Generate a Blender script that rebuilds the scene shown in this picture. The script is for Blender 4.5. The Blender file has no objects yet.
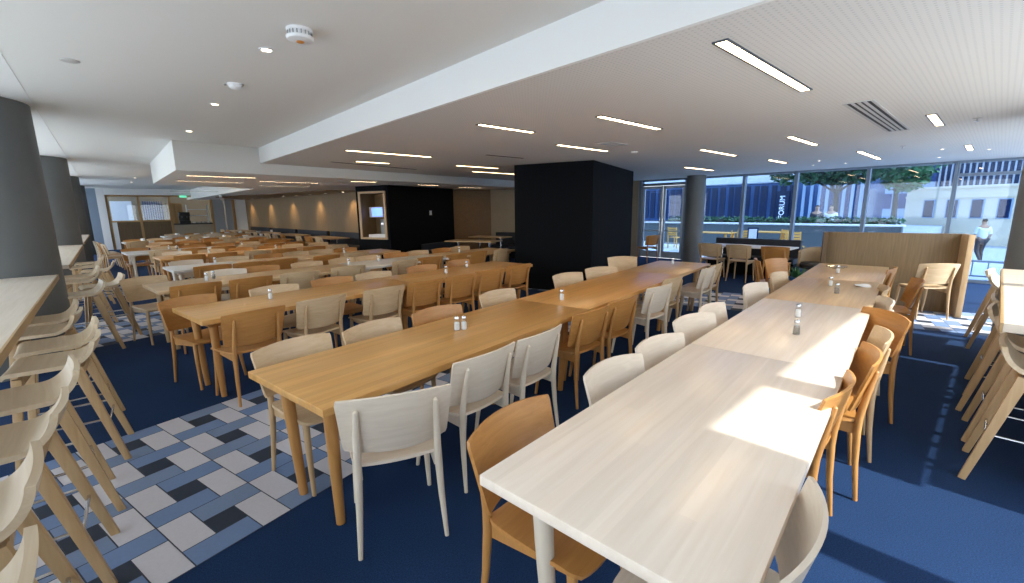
import bpy, bmesh, math, random
from mathutils import Matrix, Vector
random.seed(7)
S = bpy.context.scene
COL = S.collection
PI = math.pi
R = math.radians

# ------------------------------------------------------------------ materials
def new_mat(name):
    m = bpy.data.materials.new(name); m.use_nodes = True
    nt = m.node_tree
    b = nt.nodes['Principled BSDF']
    return m, nt, b

def plain(name, col, rough=.5, metal=0., spec=.5, noise=0., nscale=20.):
    m, nt, b = new_mat(name)
    b.inputs['Roughness'].default_value = rough
    b.inputs['Metallic'].default_value = metal
    b.inputs['Specular IOR Level'].default_value = spec
    if noise:
        tc = nt.nodes.new('ShaderNodeTexCoord'); n = nt.nodes.new('ShaderNodeTexNoise')
        n.inputs['Scale'].default_value = nscale; n.inputs['Detail'].default_value = 4
        mx = nt.nodes.new('ShaderNodeMix'); mx.data_type = 'RGBA'
        mx.inputs[6].default_value = (*[c * (1 - noise) for c in col], 1)
        mx.inputs[7].default_value = (*[min(1, c * (1 + noise)) for c in col], 1)
        nt.links.new(tc.outputs['Object'], n.inputs['Vector'])
        nt.links.new(n.outputs['Fac'], mx.inputs[0])
        nt.links.new(mx.outputs[2], b.inputs['Base Color'])
    else:
        b.inputs['Base Color'].default_value = (*col, 1)
    return m

def wood(name, c1, c2, rough=.4, axis='X', stave=0., sc=1.0, spec=.5, var=.06):
    """grain stretched along an object axis, optional glued staves"""
    m, nt, b = new_mat(name)
    N = nt.nodes.new; Lk = nt.links.new
    tc = N('ShaderNodeTexCoord'); mp = N('ShaderNodeMapping')
    s = {'X': (1.2, 22, 22), 'Y': (22, 1.2, 22), 'Z': (22, 22, 1.2)}[axis]
    mp.inputs['Scale'].default_value = [v * sc for v in s]
    oi = N('ShaderNodeObjectInfo'); ad = N('ShaderNodeVectorMath'); ad.operation = 'ADD'
    ml = N('ShaderNodeMath'); ml.operation = 'MULTIPLY'; ml.inputs[1].default_value = 30
    Lk(oi.outputs['Random'], ml.inputs[0])
    Lk(tc.outputs['Object'], ad.inputs[0]); Lk(ml.outputs[0], ad.inputs[1])
    Lk(ad.outputs[0], mp.inputs['Vector'])
    n = N('ShaderNodeTexNoise'); n.inputs['Detail'].default_value = 6; n.inputs['Scale'].default_value = 1.5
    n.inputs['Distortion'].default_value = .6
    Lk(mp.outputs[0], n.inputs['Vector'])
    rp = N('ShaderNodeValToRGB'); rp.color_ramp.elements[0].position = .3; rp.color_ramp.elements[1].position = .72
    rp.color_ramp.elements[0].color = (*c2, 1); rp.color_ramp.elements[1].color = (*c1, 1)
    Lk(n.outputs['Fac'], rp.inputs[0])
    out = rp.outputs[0]
    if stave:
        sx = N('ShaderNodeSeparateXYZ'); Lk(tc.outputs['Object'], sx.inputs[0])
        def math_(op, a, bv=None, cv=None):
            q = N('ShaderNodeMath'); q.operation = op
            for i, v in enumerate((a, bv, cv)):
                if v is None: continue
                if isinstance(v, (int, float)): q.inputs[i].default_value = v
                else: Lk(v, q.inputs[i])
            return q.outputs[0]
        row = math_('FLOOR', math_('DIVIDE', sx.outputs['Y'], stave))
        wn = N('ShaderNodeTexWhiteNoise'); wn.noise_dimensions = '1D'
        Lk(row, wn.inputs['W'])
        xx = math_('FLOOR', math_('ADD', math_('DIVIDE', sx.outputs['X'], 5.0), math_('MULTIPLY', wn.outputs['Value'], 7.3)))
        cb = N('ShaderNodeCombineXYZ'); Lk(row, cb.inputs[0]); Lk(xx, cb.inputs[1])
        Lk(ml.outputs[0], cb.inputs[2])
        w2 = N('ShaderNodeTexWhiteNoise'); w2.noise_dimensions = '3D'; Lk(cb.outputs[0], w2.inputs['Vector'])
        v = math_('ADD', math_('MULTIPLY', w2.outputs['Value'], var), 1 - var / 2)
        hs = N('ShaderNodeHueSaturation'); Lk(out, hs.inputs['Color']); Lk(v, hs.inputs['Value'])
        out = hs.outputs[0]
    Lk(out, b.inputs['Base Color'])
    b.inputs['Roughness'].default_value = rough
    b.inputs['Specular IOR Level'].default_value = spec
    return m

def emis(name, col, st):
    m, nt, b = new_mat(name)
    b.inputs['Base Color'].default_value = (.8, .8, .8, 1)
    b.inputs['Emission Color'].default_value = (*col, 1)
    b.inputs['Emission Strength'].default_value = st
    return m

def glass(name, tint=(.93, .97, 1.0), refl=1.0):
    m = bpy.data.materials.new(name); m.use_nodes = True
    nt = m.node_tree; nt.nodes.clear(); N = nt.nodes.new
    o = N('ShaderNodeOutputMaterial'); t = N('ShaderNodeBsdfTransparent'); g = N('ShaderNodeBsdfGlossy')
    t.inputs[0].default_value = (*tint, 1); g.inputs['Roughness'].default_value = .01
    f = N('ShaderNodeLayerWeight'); f.inputs[0].default_value = .5      # Schlick's reflectance for thin glass
    pw = N('ShaderNodeMath'); pw.operation = 'POWER'; pw.inputs[1].default_value = 5.0
    nt.links.new(f.outputs['Facing'], pw.inputs[0])
    sc_ = N('ShaderNodeMath'); sc_.operation = 'MULTIPLY_ADD'; sc_.inputs[1].default_value = .9; sc_.inputs[2].default_value = .035
    nt.links.new(pw.outputs[0], sc_.inputs[0])
    f = sc_
    mu = N('ShaderNodeMath'); mu.operation = 'MULTIPLY'; mu.inputs[1].default_value = refl; mu.use_clamp = True
    mx = N('ShaderNodeMixShader')
    nt.links.new(f.outputs[0], mu.inputs[0]); nt.links.new(mu.outputs[0], mx.inputs[0])
    nt.links.new(t.outputs[0], mx.inputs[1]); nt.links.new(g.outputs[0], mx.inputs[2])
    nt.links.new(mx.outputs[0], o.inputs[0])
    return m

def carpet():
    m, nt, b = new_mat('carpet')
    N = nt.nodes.new; Lk = nt.links.new
    tc = N('ShaderNodeTexCoord')
    n = N('ShaderNodeTexNoise'); n.inputs['Scale'].default_value = 160; n.inputs['Detail'].default_value = 3
    n2 = N('ShaderNodeTexNoise'); n2.inputs['Scale'].default_value = 1.6; n2.inputs['Detail'].default_value = 2
    Lk(tc.outputs['Object'], n.inputs['Vector']); Lk(tc.outputs['Object'], n2.inputs['Vector'])
    rp = N('ShaderNodeValToRGB')
    rp.color_ramp.elements[0].position = .3; rp.color_ramp.elements[1].position = .75
    rp.color_ramp.elements[0].color = (.008, .022, .066, 1); rp.color_ramp.elements[1].color = (.018, .052, .142, 1)
    Lk(n.outputs['Fac'], rp.inputs[0])
    hs = N('ShaderNodeHueSaturation'); mr = N('ShaderNodeMapRange')
    mr.inputs[3].default_value = .85; mr.inputs[4].default_value = 1.15
    Lk(n2.outputs['Fac'], mr.inputs[0]); Lk(mr.outputs[0], hs.inputs['Value']); Lk(rp.outputs[0], hs.inputs['Color'])
    Lk(hs.outputs[0], b.inputs['Base Color'])
    b.inputs['Roughness'].default_value = .95; b.inputs['Specular IOR Level'].default_value = .15
    bp = N('ShaderNodeBump'); bp.inputs['Strength'].default_value = .25; bp.inputs['Distance'].default_value = .004
    Lk(n.outputs['Fac'], bp.inputs['Height']); Lk(bp.outputs[0], b.inputs['Normal'])
    return m

def perforated():
    m, nt, b = new_mat('perforated_ceiling')
    N = nt.nodes.new; Lk = nt.links.new
    tc = N('ShaderNodeTexCoord'); sx = N('ShaderNodeSeparateXYZ'); Lk(tc.outputs['Object'], sx.inputs[0])
    def mt(op, a, v=None):
        q = N('ShaderNodeMath'); q.operation = op
        for i, x in enumerate((a, v)):
            if x is None: continue
            if isinstance(x, (int, float)): q.inputs[i].default_value = x
            else: Lk(x, q.inputs[i])
        return q.outputs[0]
    p = .032
    fx = mt('SUBTRACT', mt('FRACT', mt('DIVIDE', sx.outputs['X'], p)), .5)
    fy = mt('SUBTRACT', mt('FRACT', mt('DIVIDE', sx.outputs['Y'], p)), .5)
    d = mt('ADD', mt('MULTIPLY', fx, fx), mt('MULTIPLY', fy, fy))
    hole = mt('LESS_THAN', d, .04)
    mx = N('ShaderNodeMix'); mx.data_type = 'RGBA'
    mx.inputs[6].default_value = (.74, .73, .71, 1); mx.inputs[7].default_value = (.61, .61, .60, 1)
    Lk(hole, mx.inputs[0]); Lk(mx.outputs[2], b.inputs['Base Color'])
    b.inputs['Roughness'].default_value = .8
    return m

M = {}
M['white_wood'] = wood('white_wood', (.79, .68, .55), (.71, .60, .47), .42, 'X', sc=1.5)
M['ash_wood'] = wood('ash_wood', (.66, .49, .30), (.56, .39, .22), .40, 'X', sc=1.5)
M['oak_wood'] = wood('oak_wood', (.53, .255, .072), (.43, .19, .048), .38, 'X', sc=1.5)
M['white_leg'] = wood('white_leg', (.78, .68, .55), (.70, .60, .47), .45, 'Z')
M['ash_leg'] = wood('ash_leg', (.58, .40, .22), (.48, .31, .16), .42, 'Z')
M['oak_leg'] = wood('oak_leg', (.54, .275, .085), (.44, .20, .055), .40, 'Z')
M['table_white'] = wood('table_white', (.92, .80, .675), (.85, .715, .58), .26, 'X', .055, spec=.7)
M['table_tan'] = wood('table_tan', (.64, .44, .24), (.53, .345, .17), .30, 'X', .055, spec=.6, var=.09)
M['table_oak'] = wood('table_oak', (.66, .365, .12), (.56, .28, .075), .28, 'X', .042, spec=.65, var=.15)
M['table_grey'] = wood('table_grey', (.70, .68, .64), (.62, .60, .56), .34, 'X', .055)
M['stool_wood'] = wood('stool_wood', (.70, .57, .40), (.61, .47, .30), .42, 'X', sc=1.2)
M['stool_leg'] = wood('stool_leg', (.58, .40, .21), (.48, .31, .15), .45, 'Z')
M['counter'] = wood('counter', (.72, .64, .53), (.62, .53, .42), .38, 'Y', 0)
M['counter_edge'] = wood('counter_edge', (.42, .28, .13), (.34, .21, .09), .45, 'Y', 0)
M['panel_wood'] = wood('panel_wood', (.27, .18, .09), (.20, .13, .06), .5, 'Z', sc=1.6)
M['panel_dark'] = wood('panel_dark', (.15, .095, .045), (.10, .062, .028), .5, 'Z', sc=1.4)
M['frame_wood'] = wood('frame_wood', (.44, .27, .11), (.34, .19, .07), .45, 'Z')
M['soffit_wood'] = wood('soffit_wood', (.22, .125, .05), (.15, .08, .03), .5, 'Y')
M['ceiling'] = plain('ceiling', (.80, .80, .77), .85)
M['ceiling_white'] = plain('ceiling_white', (.86, .87, .86), .8)
M['perforated'] = perforated()
M['carpet'] = carpet()
M['black_wall'] = plain('black_wall', (.0035, .0045, .0065), .8, spec=.12)
M['navy'] = plain('navy_upholstery', (.012, .016, .026), .6, noise=.3)
M['concrete'] = plain('concrete', (.14, .15, .152), .55, noise=.22, nscale=2.5)
M['steel'] = plain('steel', (.62, .63, .65), .25, 1.0)
M['dark_steel'] = plain('dark_steel', (.10, .12, .15), .4, .6)
M['mullion'] = plain('mullion', (.20, .26, .34), .45, 0)
M['alu'] = plain('aluminium', (.45, .52, .60), .35, .5)
M['wall_white'] = plain('wall_white', (.78, .79, .80), .8)
M['wall_beige'] = plain('wall_beige', (.36, .30, .22), .7, noise=.1, nscale=3)
M['grey_panel'] = plain('grey_panel', (.34, .36, .38), .6)
M['plastic'] = plain('white_plastic', (.82, .82, .82), .35)
M['plastic_grey'] = plain('grey_plastic', (.35, .35, .35), .45)
M['black'] = plain('black_plastic', (.02, .02, .022), .45)
M['amber'] = plain('amber_plastic', (.55, .22, .04), .3)
M['vent'] = plain('vent_metal', (.55, .54, .52), .5)
M['vent_dark'] = plain('vent_slot', (.03, .03, .03), .7)
M['lamp'] = emis('lamp_diffuser', (1.0, .70, .38), 9)
M['spot'] = emis('downlight_lens', (1.0, .80, .55), 6)
M['screen'] = emis('screen_blue', (.03, .16, .75), 1.0)
M['green_sign'] = emis('green_sign', (.03, .55, .28), .6)
M['glass'] = glass('window_glass')
M['glass_tint'] = glass('tinted_glass', (.46, .58, .74), 1.3)
M['glass_in'] = glass('partition_glass', (.80, .86, .92), 1.2)
M['shaker_glass'] = glass('shaker_glass', (.94, .96, .97), 1.6)
M['salt'] = plain('salt', (.85, .85, .84), .8)
M['pepper'] = plain('pepper', (.30, .25, .20), .9, noise=.5, nscale=300)
M['paper'] = plain('paper', (.86, .87, .88), .8)
M['crockery'] = plain('crockery', (.82, .83, .84), .25)
M['tile_white'] = plain('tile_white', (.60, .59, .63), .75, noise=.07, nscale=60)
M['tile_blue'] = plain('tile_blue', (.16, .245, .43), .75, noise=.09, nscale=60)
M['tile_slate'] = plain('tile_slate', (.185, .26, .41), .75, noise=.09, nscale=60)
M['tile_dark'] = plain('tile_dark', (.018, .030, .055), .75, noise=.12, nscale=60)
M['grout'] = plain('grout', (.05, .06, .09), .9)
M['tub'] = plain('tub_fabric', (.36, .27, .17), .8, noise=.1)
M['pot'] = plain('pot', (.05, .16, .38), .4)
M['leaf'] = plain('leaf', (.035, .11, .045), .55, noise=.35, nscale=3)
M['leaf2'] = plain('leaf_light', (.06, .19, .075), .55, noise=.35, nscale=3)
M['bark'] = plain('bark', (.03, .027, .024), .9, noise=.3)
M['paving'] = plain('paving', (.50, .53, .56), .8, noise=.08, nscale=1.5)
M['wall_grey'] = plain('retaining_wall', (.085, .105, .11), .7, noise=.06)
M['coping'] = plain('coping', (.75, .77, .78), .7)
M['bldg_glass'] = plain('building_glass', (.045, .105, .26), .12, .3)
M['bldg_dark'] = plain('building_dark', (.012, .03, .085), .2, .2)
M['bldg_white'] = plain('building_white', (.72, .76, .80), .7)
M['bldg_pale'] = plain('building_pale', (.36, .50, .68), .6)
M['cream'] = plain('cream_stone', (.95, .82, .60), .8, noise=.06, nscale=1)
M['fin'] = plain('facade_fin', (.42, .46, .52), .5)
M['outwood'] = plain('terrace_wood', (.72, .38, .08), .5, noise=.1)
M['skin'] = plain('skin', (.42, .25, .17), .6)
M['shirt'] = plain('shirt_white', (.75, .82, .90), .8)
M['shirt_dark'] = plain('shirt_dark', (.03, .035, .05), .8)
M['trousers'] = plain('trousers', (.035, .035, .045), .8)
M['hair'] = plain('hair', (.025, .02, .015), .6)
M['sign_white'] = emis('sign_letters', (.75, .85, 1.0), .7)

# ------------------------------------------------------------------ mesh builder
class MB:
    def __init__(s): s.v = []; s.f = []; s.mi = []; s.cm = 0
    def quadbox(s, P, mi=None):
        b = len(s.v); s.v += [tuple(p) for p in P]
        for q in ((0, 3, 2, 1), (4, 5, 6, 7), (0, 1, 5, 4), (1, 2, 6, 5), (2, 3, 7, 6), (3, 0, 4, 7)):
            s.f.append([b + i for i in q]); s.mi.append(s.cm if mi is None else mi)
        return s
    def box(s, x0, x1, y0, y1, z0, z1, mi=None):
        return s.quadbox([(x0, y0, z0), (x1, y0, z0), (x1, y1, z0), (x0, y1, z0), (x0, y0, z1), (x1, y0, z1), (x1, y1, z1), (x0, y1, z1)], mi)
    def prism(s, pts, z0, z1, mi=None):
        """vertical prism over a counter-clockwise outline"""
        b = len(s.v); n = len(pts)
        s.v += [(p[0], p[1], z0) for p in pts] + [(p[0], p[1], z1) for p in pts]
        m = s.cm if mi is None else mi
        s.f.append([b + i for i in reversed(range(n))]); s.mi.append(m)
        s.f.append([b + n + i for i in range(n)]); s.mi.append(m)
        for i in range(n):
            j = (i + 1) % n
            s.f.append([b + i, b + j, b + n + j, b + n + i]); s.mi.append(m)
        return s
    def beam(s, a, c, w0, h0, w1=None, h1=None):
        """tapered square bar between two points"""
        w1 = w0 if w1 is None else w1; h1 = h0 if h1 is None else h1
        a = Vector(a); c = Vector(c); d = (c - a).normalized()
        u = d.cross(Vector((0, 0, 1)))
        if u.length < .05 or abs(d.z) > .8: u = Vector((1, 0, 0)) - d * d.x
        u.normalize(); w = d.cross(u)
        P = [a + u * (x * w0 / 2) + w * (y * h0 / 2) for x, y in ((-1, -1), (1, -1), (1, 1), (-1, 1))] + \
            [c + u * (x * w1 / 2) + w * (y * h1 / 2) for x, y in ((-1, -1), (1, -1), (1, 1), (-1, 1))]
        return s.quadbox(P)
    def tube(s, pts, rad, n=10):
        pts = [Vector(p) for p in pts]; b = len(s.v)
        if not isinstance(rad, (list, tuple)): rad = [rad] * len(pts)
        ref = None
        for i, p in enumerate(pts):
            d = (pts[min(i + 1, len(pts) - 1)] - pts[max(i - 1, 0)]).normalized()
            if ref is None:
                ref = Vector((0, 0, 1)) if abs(d.z) < .8 else Vector((1, 0, 0))
            u = (ref - d * ref.dot(d)).normalized(); w = d.cross(u); ref = u
            for k in range(n):
                t = 2 * PI * k / n
                s.v.append(tuple(p + (u * math.cos(t) + w * math.sin(t)) * rad[i]))
        for i in range(len(pts) - 1):
            for k in range(n):
                j = (k + 1) % n
                s.f.append([b + i * n + k, b + i * n + j, b + (i + 1) * n + j, b + (i + 1) * n + k]); s.mi.append(s.cm)
        s.f.append([b + k for k in reversed(range(n))]); s.mi.append(s.cm)
        e = b + (len(pts) - 1) * n
        s.f.append([e + k for k in range(n)]); s.mi.append(s.cm)
        return s
    def lathe(s, prof, c=(0, 0, 0), n=20, ring=False):
        """(radius, z) profile from bottom to top round a vertical axis"""
        b = len(s.v); m = len(prof)
        for r, z in prof:
            for k in range(n):
                t = 2 * PI * k / n
                s.v.append((c[0] + r * math.cos(t), c[1] + r * math.sin(t), c[2] + z))
        for i in range(m - 1):
            for k in range(n):
                j = (k + 1) % n
                s.f.append([b + i * n + k, b + i * n + j, b + (i + 1) * n + j, b + (i + 1) * n + k]); s.mi.append(s.cm)
        if ring:
            for k in range(n):
                j = (k + 1) % n
                s.f.append([b + (m - 1) * n + k, b + (m - 1) * n + j, b + j, b + k]); s.mi.append(s.cm)
            return s
        s.f.append([b + k for k in reversed(range(n))]); s.mi.append(s.cm)
        s.f.append([b + (m - 1) * n + k for k in range(n)]); s.mi.append(s.cm)
        return s
    def sheet(s, fn, nu, nv, th):
        """bent board: fn(u,v) in [-1,1]x[0,1] gives the front, thickness th along the normal"""
        g = [[Vector(fn(-1 + 2 * i / nu, j / nv)) for i in range(nu + 1)] for j in range(nv + 1)]
        b = len(s.v); W = nu + 1
        nrm = []
        for j in range(nv + 1):
            for i in range(W):
                du = g[j][min(i + 1, nu)] - g[j][max(i - 1, 0)]
                dv = g[min(j + 1, nv)][i] - g[max(j - 1, 0)][i]
                nrm.append(du.cross(dv).normalized())
        for j in range(nv + 1):
            for i in range(W): s.v.append(tuple(g[j][i]))
        for j in range(nv + 1):
            for i in range(W): s.v.append(tuple(g[j][i] - nrm[j * W + i] * th))
        o = b + W * (nv + 1)
        def add(q): s.f.append(q); s.mi.append(s.cm)
        for j in range(nv):
            for i in range(nu):
                a = j * W + i
                add([b + a, b + a + 1, b + a + W + 1, b + a + W])
                add([o + a, o + a + W, o + a + W + 1, o + a + 1])
        for i in range(nu):
            add([b + i, o + i, o + i + 1, b + i + 1])
            a = nv * W + i
            add([b + a, b + a + 1, o + a + 1, o + a])
        for j in range(nv):
            a = j * W
            add([b + a, b + a + W, o + a + W, o + a])
            a = j * W + nu
            add([b + a, o + a, o + a + W, b + a + W])
        return s
    def mesh(s, name, mats, bevel=0., seg=2, ang=35):
        me = bpy.data.meshes.new(name)
        me.from_pydata(s.v, [], s.f)
        if not isinstance(mats, (list, tuple)): mats = [mats]
        for m in mats: me.materials.append(M[m] if isinstance(m, str) else m)
        for p, i in zip(me.polygons, s.mi): p.material_index = i
        bm = bmesh.new(); bm.from_mesh(me)
        bmesh.ops.recalc_face_normals(bm, faces=bm.faces)
        if bevel:
            E = [e for e in bm.edges if len(e.link_faces) == 2 and e.calc_face_angle(0) > R(50)]
            bmesh.ops.bevel(bm, geom=E, offset=bevel, segments=seg, profile=.6, affect='EDGES', clamp_overlap=True)
        for f in bm.faces: f.smooth = True
        for e in bm.edges:
            if len(e.link_faces) == 2 and e.calc_face_angle(0) > R(ang): e.smooth = False
        bm.to_mesh(me); bm.free()
        return me
    def build(s, name, mats, parent=None, **k):
        return link(name, s.mesh(name, mats, **k), parent)

def link(name, me, parent=None):
    o = bpy.data.objects.new(name, me); COL.objects.link(o)
    if parent is not None: o.parent = parent
    return o
def tag(o, label, cat, group=None, kind=None):
    o['label'] = label; o['category'] = cat
    if group: o['group'] = group
    if kind: o['kind'] = kind
    return o
def thing(name, label, cat, loc=(0, 0, 0), rz=0., group=None):
    o = bpy.data.objects.new(name, None); COL.objects.link(o)
    o.empty_display_size = .1
    o.location = loc; o.rotation_euler = (0, 0, rz)
    return tag(o, label, cat, group)
def struct(o, label=None):
    o['kind'] = 'structure'
    if label: o['label'] = label
    return o
def copy_tree(o, parent=None):
    c = o.copy(); COL.objects.link(c)
    if parent is not None: c.parent = parent
    for ch in list(o.children): copy_tree(ch, c)
    return c

ORD = ['nearest', 'second', 'third', 'fourth', 'fifth', 'sixth', 'seventh', 'eighth', 'ninth', 'tenth', 'eleventh', 'twelfth', 'thirteenth']
COLN = {'W': 'whitewashed', 'A': 'pale ash', 'O': 'honey oak'}

# ------------------------------------------------------------------ room shell
UP, LO, LW = 2.71, 2.45, 2.26
XL, YR, XF, YB = -1.75, -.95, 13.0, 27.0     # window walls left, right, front and the far end wall
struct(MB().box(XL - .1, XF, YR - .1, YB + 1.5, -.12, 0).build('floor', 'carpet'), 'navy blue carpet floor of the dining hall')
struct(MB().box(XL - .1, 2.2, YR - .1, YB + 2, UP, UP + .2).build('ceiling', 'ceiling'), 'plain off-white raised ceiling at the left')
lower = [(2.2, YR - .1), (XF + .1, YR - .1), (XF + .1, 10.75), (9.2, 10.14), (2.2, 8.98)]
struct(MB().prism(lower, LO, UP + .2).build('ceiling', 'perforated'), 'lower perforated white ceiling with recessed strip lights')
struct(MB().box(2.2, 3.6, 12.5, YB + 2, UP, UP + .2).build('ceiling', 'ceiling'))
low2 = [(.93, 8.76), (9.2, 10.12), (XF, 10.75), (XF, YB + 1.5), (3.3, YB + 1.5), (3.3, 14.6), (.93, 13.0)]
struct(MB().prism(low2, LW, UP + .21).build('ceiling', 'ceiling'), 'lowest white ceiling over the far tables')
# white fascia of the step between the two ceilings, and a left strip coloured whiter for bounced window light
struct(MB().box(2.17, 2.2, YR, 8.97, LO - .002, UP).build('trim_1', 'ceiling_white'), 'white fascia along the ceiling step')
struct(MB().box(XL, -.375, YR, YB, UP - .003, UP).build('trim_2', 'ceiling_white'), 'ceiling strip above the left windows, coloured whiter for bounced daylight')

# tiled bands let into the carpet
def band(ox, oy, ang, u0, u1, v0, v1, clip, label):
    """pattern of 1x2 white, 1x1 dark and 2x1 blue tiles on a 3x3 cell lattice, size .152"""
    s = .152; ca, sa = math.cos(ang), math.sin(ang)
    m = MB(); g = .003
    def P(u, v): return (ox + (u * ca - v * sa) * s, oy + (u * sa + v * ca) * s)
    def inside(c): return all(clip(*P(*q)) for q in c)
    def tile(a, b, c, d, mi):
        a2, b2, c2, d2 = max(a, u0), min(b, u1), max(c, v0), min(d, v1)
        if b2 - a2 < .02 or d2 - c2 < .02: return
        cs = [(a2, c2), (b2, c2), (b2, d2), (a2, d2)]
        if not clip(*P((a2 + b2) / 2, (c2 + d2) / 2)): return
        e = g / s
        b0 = len(m.v)
        for u, v in ((a2 + e, c2 + e), (b2 - e, c2 + e), (b2 - e, d2 - e), (a2 + e, d2 - e)):
            x, y = P(u, v); m.v.append((x, y, .004))
        m.f.append([b0, b0 + 1, b0 + 2, b0 + 3]); m.mi.append(mi)
        b0 = len(m.v)
        for u, v in cs:
            x, y = P(u, v); m.v.append((x, y, .002))
        m.f.append([b0, b0 + 1, b0 + 2, b0 + 3]); m.mi.append(4)
    rnd = random.Random(3)
    for i in range(math.floor(u0 / 3) - 1, math.ceil(u1 / 3) + 1):
        for j in range(math.floor(v0 / 3) - 1, math.ceil(v1 / 3) + 1):
            U, V = 3 * i, 3 * j
            tile(U, U + 1, V, V + 2, 0)
            tile(U + 2, U + 3, V - 1, V + 1, 0)
            tile(U + 1, U + 2, V, V + 1, 3)
            tile(U + 1, U + 3, V + 1, V + 2, rnd.choice((1, 1, 2)))
            tile(U, U + 2, V + 2, V + 3, rnd.choice((1, 1, 2)))
    o = m.build('floor', ['tile_white', 'tile_blue', 'tile_slate', 'tile_dark', 'grout'])
    return struct(o, label)
TA = R(14.6)
# W1 tile corner of the pattern sits at about (-.012-..)
bx, by = -.012 + .0, 2.728 - .30
band(0.063, 2.435, TA, -8, 60, -1, 11, lambda x, y: x > XL + .05 and x < 7.1, 'tiled band of white, blue and dark squares crossing the carpet')
ca, sa = math.cos(TA), math.sin(TA)
def q2(x, y):   # distance across the cross band
    return (x - 7.72) * ca + (y - 3.15) * sa
band(7.72, 3.15, TA, -5, 5, -28, 30, lambda x, y: -.95 < y < 6.5 and x < 12.9, 'tiled band crossing the floor in front of the booth screen')
band(-.35, 7.2, TA, -8, 40, 0, 12, lambda x, y: x > XL + .05 and x < 6.0, 'tiled band under the fourth table row')
band(-.35, 11.4, TA, -8, 36, 0, 10, lambda x, y: x > XL + .05 and x < 4.8 and y < 16, 'tiled band crossing the floor under the far table rows')

# ------------------------------------------------------------------ windows
def window_x(n, x, y0, y1, z0, z1, label, fw=.07, transom=None, gm='glass'):
    """window in a plane x = const, frame as the structure, pane as its part"""
    m = MB()
    m.box(x - .07, x + .07, y0 + .001, y0 + fw / 2, z0, z1); m.box(x - .07, x + .07, y1 - fw / 2, y1 - .001, z0, z1)
    a0, a1 = y0 + fw / 2, y1 - fw / 2
    m.box(x - .05, x + .05, a0, a1, z0, z0 + .06); m.box(x - .05, x + .05, a0, a1, z1 - .05, z1)
    if transom: m.box(x - .05, x + .05, a0, a1, transom - .03, transom + .03)
    o = struct(m.build('window_%d' % n, 'mullion'), label)
    MB().box(x - .006, x + .006, y0 + fw / 2 - .01, y1 - fw / 2 + .01, z0 + .05, z1 - .04).build('pane', gm, o)
    return o
ys = [YR, .70, 2.13, 3.56, 4.80, 6.32]
nm = ['rightmost', 'second', 'third', 'fourth', 'fifth']
for i in range(5):
    window_x(i + 1, XF, ys[i], ys[i + 1], 0, LO, 'tall front window, %s from the right' % nm[i], transom=(2.17 if i == 0 else None), gm='glass_tint')
# glazed entrance
d = MB()
d.box(XF - .08, XF + .08, 6.36, 6.46, 0, LO); d.box(XF - .08, XF + .08, 7.90, 8.0, 0, LO); d.box(XF - .06, XF + .06, 6.4, 7.95, 2.26, 2.34); d.box(XF - .06, XF + .06, 6.4, 7.95, LO - .05, LO)
dr = struct(d.build('door_1', 'mullion'), 'glazed double entrance door')
MB().box(XF - .005, XF + .005, 6.44, 7.92, 2.33, LO - .04).build('pane', 'glass_tint', dr)
for y0, y1 in ((6.47, 7.17), (7.19, 7.89)):
    q = MB()
    q.box(XF - .025, XF + .025, y0, y0 + .08, .01, 2.25); q.box(XF - .025, XF + .025, y1 - .08, y1, .01, 2.25)
    q.box(XF - .025, XF + .025, y0 + .08, y1 - .08, 2.17, 2.25); q.box(XF - .025, XF + .025, y0 + .08, y1 - .08, .01, .22)
    for z in (.85, 1.15): q.box(XF - .012, XF + .012, y0 + .08, y1 - .08, z, z + .03)
    lf = q.build('door_leaf', 'alu', dr)
    MB().box(XF - .004, XF + .004, y0 + .07, y1 - .07, .2, 2.18).build('pane', 'glass_tint', lf)
    hy = y1 - .04 if y0 < 7 else y0 + .04
    MB().tube([(XF - .03, hy, .8), (XF - .07, hy, .82), (XF - .07, hy, 1.28), (XF - .03, hy, 1.3)], .012).build('door_handle', 'steel', lf)
struct(MB().box(XF - .1, XF + .1, 8.0, 31.1, 0, UP + .2).build('wall_front', 'wall_beige'), 'beige wall beyond the entrance')
# right side: solid wall beside the camera, then glass
struct(MB().box(XL - .1, 1.62, YR - .12, YR, 0, UP).build('wall_right', 'wall_white'), 'white wall beside the camera')
def window_y(n, y, x0, x1, z0, z1, label, fw=.09, mat='mullion'):
    m = MB()
    m.box(x0 + .001, x0 + fw / 2, y - .07, y + .07, z0, z1); m.box(x1 - fw / 2, x1 - .001, y - .07, y + .07, z0, z1)
    a0, a1 = x0 + fw / 2, x1 - fw / 2
    m.box(a0, a1, y - .05, y + .05, z0, z0 + .06); m.box(a0, a1, y - .05, y + .05, z1 - .05, z1)
    o = struct(m.build('window_%d' % n, mat), label)
    MB().box(x0 + .03, x1 - .03, y - .006, y + .006, z0 + .05, z1 - .04).build('pane', 'glass', o)
    return o
xs = [1.62, 2.42, 5.0, 7.6, 10.3, 12.93]
for i in range(5):
    window_y(6 + i, YR, xs[i], xs[i + 1], 0, LO, 'tall window behind the right-hand counter, bay %s from the camera' % ['one', 'two', 'three', 'four', 'five'][i], fw=(.2 if i < 2 else .09))
struct(MB().box(1.62, 2.2, YR - .1, YR, LO, UP).build('wall_right', 'wall_white'), 'white wall above the nearest right-hand window')
struct(MB().box(3.36, 7.55, YR + .06, YR + .12, 0, .92).build('wall_right', 'grey_panel'), 'unseen low grey panel added to shade the floor under the right-hand counter')  # out of view, added to keep low sun off the floor here
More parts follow.
